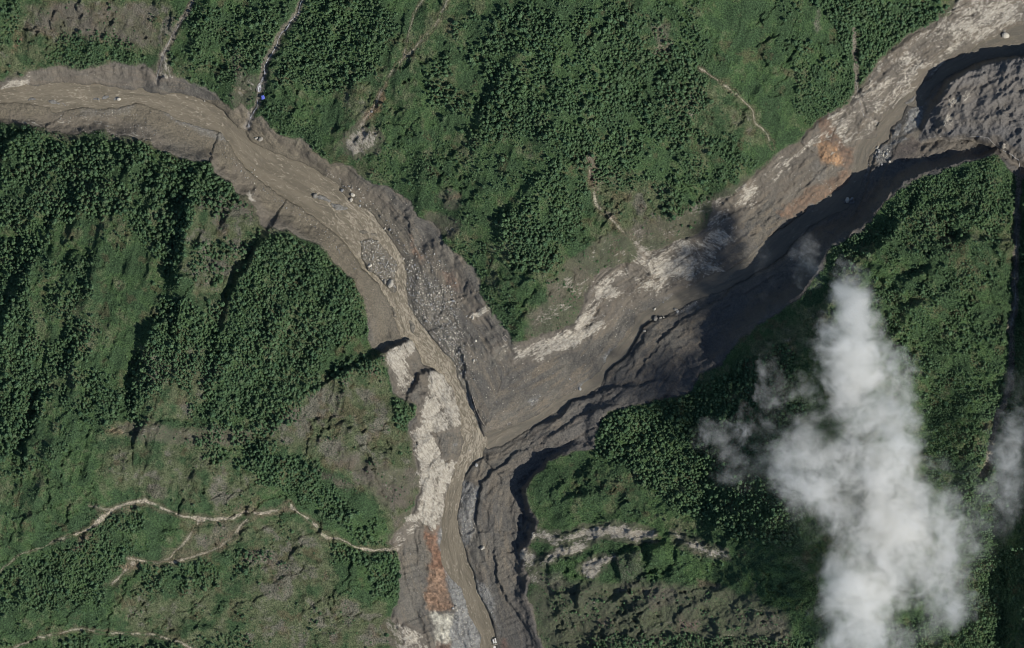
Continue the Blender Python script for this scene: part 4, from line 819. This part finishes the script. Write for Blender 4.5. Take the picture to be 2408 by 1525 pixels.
throw([(950,1300),(1000,1300),(1000,1500),(960,1470)], .006, .5, 1.4); throw([(2250,20),(2408,60),(2408,130),(2300,130)], .004, .5, 1.5); throw([(200,155),(340,155),(380,210),(200,190)], .006, .4, 1.2); throw([(120,260),(340,270),(400,350),(120,300)], .02, .5, 1.3)
gp = np.concatenate(gp); gs = np.concatenate(gs); k = rd(riv, gp[:, 0], gp[:, 1]) < -.5; gp, gs = gp[k], gs[k]; n = len(gp); print('stones', n)
bproto = {}
for o in list(COL.objects):
    if o.name.startswith('boulder') and o.data.name not in bproto: bproto[o.data.name] = o
scatter('gravel', np.stack([gp[:, 0] - FW / 2, FH / 2 - gp[:, 1], hz(gp[:, 0], gp[:, 1]) + .1 * gs], -1), rng.uniform(0, 3, (n, 3)), np.stack([gs, gs, gs], -1), rng.integers(0, len(bproto), n), [(o,) for o in bproto.values()], 'loose gravel and stones strewn over the mud banks and bars', 'gravel')

# ------------------------------------------------------------------ things people made
def plain(name, c, rough=.8, v=.25, s=1.5):
    N = NT(name); pos = N.n('ShaderNodeNewGeometry').outputs['Position']; nn = N.n('ShaderNodeTexNoise', {'Vector': pos, 'Scale': s, 'Detail': 5.0}).outputs[0]
    N.link(N.mixc(N.ramp(nn, .3, .7), tuple(x * (1 - v) for x in c), tuple(min(1, x * (1 + v)) for x in c)), N.b.inputs['Base Color']); N.b.inputs['Roughness'].default_value = rough; return N.m
def box_mesh(name, parts):               # parts: (centre, size, rotation about z in degrees[, tilt])
    bm = bmesh.new()
    for p in parts:
        c, s, rz_ = p[0], p[1], p[2]; tl = p[3] if len(p) > 3 else 0
        M = Matrix.Translation(c) @ Matrix.Rotation(math.radians(rz_), 4, 'Z') @ Matrix.Rotation(math.radians(tl), 4, 'X') @ Matrix.Diagonal((*s, 1))
        g_ = bmesh.ops.create_cube(bm, size=1, matrix=M)
    bmesh.ops.bevel(bm, geom=bm.edges[:], offset=.06, segments=1, affect='EDGES')
    me = bpy.data.meshes.new(name); bm.to_mesh(me); bm.free(); return me
def empty(name, fx, fy, z, label, cat, rz_=0, group=None):
    o = bpy.data.objects.new(name, None); COL.objects.link(o); o.location = Wd(fx, fy, z); o.rotation_euler.z = math.radians(rz_); tag(o, label, cat, group); return o
conc = plain('concrete', (.42, .38, .31)); white = plain('pale_concrete', (.62, .60, .54)); brownc = plain('muddy_concrete', (.20, .17, .125)); blue = plain('blue_sheet', (.13, .17, .62), .5, .3, .6); mudm = plain('mud_wall', (.14, .13, .118)); wood = plain('dead_wood', (.34, .31, .27))
# tarpaulin: a sagging rumpled sheet
bm = bmesh.new(); N_ = 12; vv = []
for j in range(N_ + 1):
    for i in range(N_ + 1):
        u, v_ = i / N_ - .5, j / N_ - .5; vv.append(bm.verts.new((u * 8.5 + .5 * math.sin(v_ * 5), v_ * 9.5 + .4 * math.sin(u * 7), 2.2 + 1.2 * math.cos(u * 3) + .35 * math.sin(u * 14 + v_ * 6) - .8 * abs(v_) + .25 * math.sin(v_ * 19))))
for j in range(N_):
    for i in range(N_): bm.faces.new([vv[j * (N_ + 1) + i], vv[j * (N_ + 1) + i + 1], vv[(j + 1) * (N_ + 1) + i + 1], vv[(j + 1) * (N_ + 1) + i]])
me = bpy.data.meshes.new('tarpaulin'); bm.to_mesh(me); bm.free(); tp = obj('tarpaulin', me, blue); tp.location = Wd(618.5, 229, float(hz(618.5, 229)[0]) + 1.5); tp.rotation_euler.z = .25
md = tp.modifiers.new('thickness', 'SOLIDIFY'); md.thickness = .12
tag(tp, 'bright blue tarpaulin spread on the rocks just below the waterfall', 'tarpaulin')
# ruined building
z0 = ground_or_water(1164, 1510) + .3
rb_ = empty('ruined_building', 1164, 1511, z0, 'half destroyed pale concrete building standing at the river edge at the bottom', 'building', 10)
obj('roof', box_mesh('roof', [((-3.2, 1.5, 4.2), (3.4, 9, .5), 6), ((1.8, 1.8, 4.6), (3.2, 12, .5), 2)]), white, rb_)
obj('wall', box_mesh('wall', [((-5.2, 1, 2), (.5, 10, 4.2), 6), ((-.6, 1.5, 2.4), (.9, 14, 4.6), 4), ((4.6, -.5, 2.2), (.5, 11, 4.2), 4), ((0, -6, 2), (12, .6, 4), 4), ((1, 8.3, 2.2), (6, .6, 4.4), 12)]), brownc, rb_)
obj('floor_slab', box_mesh('floor_slab', [((0, -6.9, 3.9), (14, .9, .4), 4), ((0, 0, .15), (12, 13, .3), 4)]), conc, rb_)
rb2 = obj('concrete_slab', box_mesh('concrete_slab', [((0, 0, .5), (3.8, 12, .8), 0), ((-3.4, 1, .3), (1.2, 9, .5), 0)]), white); rb2.location = Wd(1164, 1527, ground_or_water(1164, 1527) + .6); rb2.rotation_euler.z = .12
tag(rb2, 'long white concrete slab cut off by the bottom edge, under the ruined building', 'slab')
z0 = float(hz(1189, 796)[0])
fd = empty('building_foundation', 1188.6, 796.4, z0, 'square mud filled foundation of a vanished building on the spur foot', 'foundation', -49)
obj('wall', box_mesh('wall', [((-6, 0, .6), (.7, 9.4, 2.6), 0), ((6, 0, .2), (.7, 9.4, 1.5), 0), ((0, 4.7, .6), (12.7, .7, 2.4), 0), ((0, -4.7, .3), (12.7, .7, 1.8), 0)]), conc, fd)
obj('floor', box_mesh('floor', [((0, 0, -.3), (11.2, 8.6, 1.6), 0)]), mudm, fd)
z0 = float(hz(1197, 997)[0])
f2 = empty('ruined_foundation', 1197, 997.5, z0, 'small broken rectangular foundation on the mud beside the tributary', 'foundation', 25)
obj('wall', box_mesh('wall', [((0, 2.5, .5), (9, .6, 2), 0), ((-4.5, 0, .5), (.6, 5.6, 2), 0), ((4.5, .5, .5), (.6, 4.6, 2), 0)]), conc, f2)
obj('floor', box_mesh('floor', [((0, 0, -.2), (8.2, 4.6, .8), 0)]), mudm, f2)
# retaining wall in three long steps
P = [(1105,933),(1110,950),(1116,968),(1124,985),(1133,1000),(1138,1006)]
rw = empty('retaining_wall', 1120, 970, 0, 'long stepped retaining wall along the right bank above the confluence', 'retaining wall')
for k_, off in enumerate((0, 2.6, 5.0)):
    pr2 = []
    for (a, b), (c, d) in zip(P[:-1], P[1:]):
        L = math.hypot(c - a, d - b) + .6; an = math.degrees(math.atan2(-(d - b), c - a)); mx, my = (a + c) / 2 + off, (b + d) / 2 - off * .25
        pr2.append(((mx - 1120, 970 - my, float(hz(mx, my)[0]) + 1.2 + .9 * k_), (L, .8, 4.5), an))
    obj('wall', box_mesh('wall', pr2), conc if k_ != 1 else mudm, rw)
# fallen logs
def log_mesh(seed, L):
    r = random.Random(seed); bm = bmesh.new(); prev = None
    for k in range(7):
        t = k / 6; c = Vector((t * L - L / 2, .25 * math.sin(t * 4 + seed), .35 + .1 * math.sin(t * 7))); rr = .42 * (1 - .65 * t)
        ring = [bm.verts.new(c + Vector((0, math.cos(a_ * math.pi / 3) * rr, math.sin(a_ * math.pi / 3) * rr))) for a_ in range(6)]
        if prev: [bm.faces.new((prev[a_], prev[(a_ + 1) % 6], ring[(a_ + 1) % 6], ring[a_])) for a_ in range(6)]
        else: bm.faces.new(ring[::-1])
        prev = ring
    bm.faces.new(prev)
    for k in range(4):
        x = r.uniform(-.1, .45) * L; s = r.choice((-1, 1)); ln = L * .12
        a_ = [bm.verts.new((x, 0, .3)), bm.verts.new((x + .25, 0, .4)), bm.verts.new((x + ln, s * ln, .9)), ]; bm.faces.new(a_)
    me = bpy.data.meshes.new('fallen_log'); bm.to_mesh(me); bm.free(); return me
for x, y, L, an, lab in ((1286, 886, 16, 50, 'bleached fallen log lying on the mud fan between the rivers'), (862, 703, 12, -30, 'fallen log at the forest edge above the river'), (868, 775, 11, -60, 'fallen log on the grey slope under the dense stand'), (985, 1340, 9, 70, 'pale stranded log on the grey mud at the lower left bank'), (992, 1385, 9, 40, 'broken log on the mud beside the rust coloured slide'), (772, 408, 18, 55, 'long thin log across the grey mud of the upper bank'), (1285, 750, 9, 20, 'fallen log on the low grass of the central spur')):
    o = obj('fallen_log', log_mesh(int(x), L), wood); o.location = Wd(x, y, float(hz(x, y)[0]) + .3); o.rotation_euler.z = math.radians(an); tag(o, lab, 'log', 'fallen logs')

# ------------------------------------------------------------------ clouds: real volumes hanging beside and over the mountain
CZ = 450.0
def cloud(name, blobs, label, z, th, dens, seed, ns=.011):
    xs_ = [b[0] - b[2] * 1.7 for b in blobs] + [b[0] + b[2] * 1.7 for b in blobs]; ys_ = [b[1] - b[3] * 1.7 for b in blobs] + [b[1] + b[3] * 1.7 for b in blobs]
    # hull: one bulging shell round all the blobs
    bm = bmesh.new(); nx_ = 40; x0, x1, y0, y1 = min(xs_), max(xs_), min(ys_), max(ys_); ny_ = max(6, int(nx_ * (y1 - y0) / (x1 - x0)))
    def hh(x, y):
        return max(0, max(1 - math.hypot((x - b[0]) / (b[2] * 1.7), (y - b[1]) / (b[3] * 1.7)) for b in blobs))
    gv = {}
    for j in range(ny_ + 1):
        for i in range(nx_ + 1):
            x = x0 + (x1 - x0) * i / nx_; y = y0 + (y1 - y0) * j / ny_; h = hh(x, y)
            if h > 0: e = th * min(1, (h * 2.2)) ** .5; gv[i, j] = (bm.verts.new(Wd(x, y, z + e)), bm.verts.new(Wd(x, y, z - e)))
    cells = [(i, j) for j in range(ny_) for i in range(nx_) if all(q in gv for q in ((i, j), (i + 1, j), (i + 1, j + 1), (i, j + 1)))]
    cs = set(cells)
    for i, j in cells:
        q = [(i, j), (i, j + 1), (i + 1, j + 1), (i + 1, j)]
        bm.faces.new([gv[k_][0] for k_ in q]); bm.faces.new([gv[k_][1] for k_ in q][::-1])
        for (di, dj), (a_, b_) in (((-1, 0), (0, 1)), ((0, 1), (1, 2)), ((1, 0), (2, 3)), ((0, -1), (3, 0))):
            if (i + di, j + dj) not in cs: bm.faces.new((gv[q[b_]][0], gv[q[a_]][0], gv[q[a_]][1], gv[q[b_]][1]))
    bmesh.ops.delete(bm, geom=[v for v in bm.verts if not v.link_faces], context='VERTS')
    me = bpy.data.meshes.new(name); bm.to_mesh(me); bm.free(); me.update()
    m = bpy.data.materials.new('cloud_vapour'); m.use_nodes = True; t = m.node_tree; t.nodes.remove(t.nodes['Principled BSDF'])
    N = NT.__new__(NT); N.m = m; N.t = t; N.o = t.nodes['Material Output']
    pos = N.n('ShaderNodeNewGeometry').outputs['Position']
    nw = N.n('ShaderNodeTexNoise', {'Vector': pos, 'Scale': .010, 'Detail': 5.0, 'Roughness': .6}).outputs['Color']
    wv = N.n('ShaderNodeVectorMath', {0: nw, 1: (.5, .5, .5)}, operation='SUBTRACT').outputs[0]; wv = N.n('ShaderNodeVectorMath', {0: wv, 'Scale': 190.0}, operation='SCALE').outputs[0]
    pw = N.n('ShaderNodeVectorMath', {0: pos, 1: wv}, operation='ADD').outputs[0]
    tot = None
    for bx, by, brx, bry, bd in blobs:
        c = Wd(bx, by, z); d = N.n('ShaderNodeVectorMath', {0: pw, 1: c}, operation='SUBTRACT').outputs[0]
        d = N.n('ShaderNodeVectorMath', {0: d, 1: (1 / (brx * 1.25), 1 / (bry * 1.25), 1 / (th * 1.1))}, operation='MULTIPLY').outputs[0]
        l = N.n('ShaderNodeVectorMath', {0: d, 1: d}, operation='DOT_PRODUCT').outputs['Value']
        v = N.math('MULTIPLY', N.math('SUBTRACT', 1.0, l, True), bd)
        tot = v if tot is None else N.math('ADD', tot, v)
    nz = N.n('ShaderNodeTexNoise', {'Vector': N.n('ShaderNodeVectorMath', {0: pos, 1: (seed * 100., 0, 0)}, operation='ADD').outputs[0], 'Scale': ns, 'Detail': 9.0, 'Roughness': .70, 'Distortion': .9}).outputs[0]
    v = N.math('MULTIPLY', N.ramp(N.math('ADD', N.math('MULTIPLY', tot, .62), N.math('MULTIPLY', N.math('SUBTRACT', nz, .5), 3.1)), .06, 1.45), N.ramp(tot, .0, .35)); v = N.math('ADD', v, N.math('MULTIPLY', N.ramp(tot, .05, .9), .035))
    nm_ = N.n('ShaderNodeTexNoise', {'Vector': pos, 'Scale': ns * 3.2, 'Detail': 6.0, 'Roughness': .62, 'Distortion': 1.0}).outputs[0]
    v = N.math('MULTIPLY', v, N.math('ADD', N.math('MULTIPLY', N.ramp(nm_, .36, .66), 1.25), .22))
    v = N.math('MULTIPLY', v, dens)
    pv = N.n('ShaderNodeVolumePrincipled', {'Color': (1, .992, .965, 1), 'Density': v, 'Anisotropy': .2}); N.link(pv.outputs[0], N.o.inputs['Volume'])
    o = obj(name, me, m); tag(o, label, 'cloud'); return o
MAIN = [(1996,690,50,66,.95),(1990,780,78,90,1.25),(2010,860,85,85,1.0),(2045,900,90,110,1.0),(2075,1020,105,120,.7),(1920,1040,90,75,.34),(1900,1120,90,95,.36),(1960,1150,110,120,.6),(2110,1160,85,140,1.1),(2060,1290,105,120,1.2),(2015,1420,90,110,1.2),(2040,1530,100,80,1.0),(2185,1250,80,110,.85),(2225,1390,75,100,.8),(2110,1400,40,60,.2),(2160,1500,60,50,.35),(1840,1080,70,60,.3),(1900,1150,150,200,.14),(2200,1200,140,200,.14)]
cloud('cloud', MAIN, 'tall torn white cloud hanging over the dark mountain at the lower right', CZ, 80, .050, 1, .0085)
cloud('cloud', [(2345,1040,55,80,.6),(2385,1120,60,110,.9),(2335,1190,50,80,.5),(2290,1250,45,60,.5),(2390,950,45,80,.35),(2300,1330,40,50,.4)], 'thin grey wisp of cloud at the right edge beside the big one', CZ - 20, 55, .028, 2)
cloud('cloud', [(1885,600,38,48,.8),(1905,640,30,30,.5)], 'small faint puff of cloud in front of the shadowed cliff', 330, 34, .026, 3, .02)
cloud('cloud', [(1880,920,60,55,.6),(1812,890,26,80,.7),(1790,1000,60,50,.5),(1690,1030,65,50,.5),(1740,1110,60,50,.4)], 'faint ragged cloud strands drifting left of the big cloud', CZ - 40, 44, .048, 4)
cloud('cloud', [(1770,575,40,60,.5),(1810,650,40,40,.35)], 'barely visible patch of mist over the upper edge of the cloud shadow', 300, 30, .014, 6, .016)
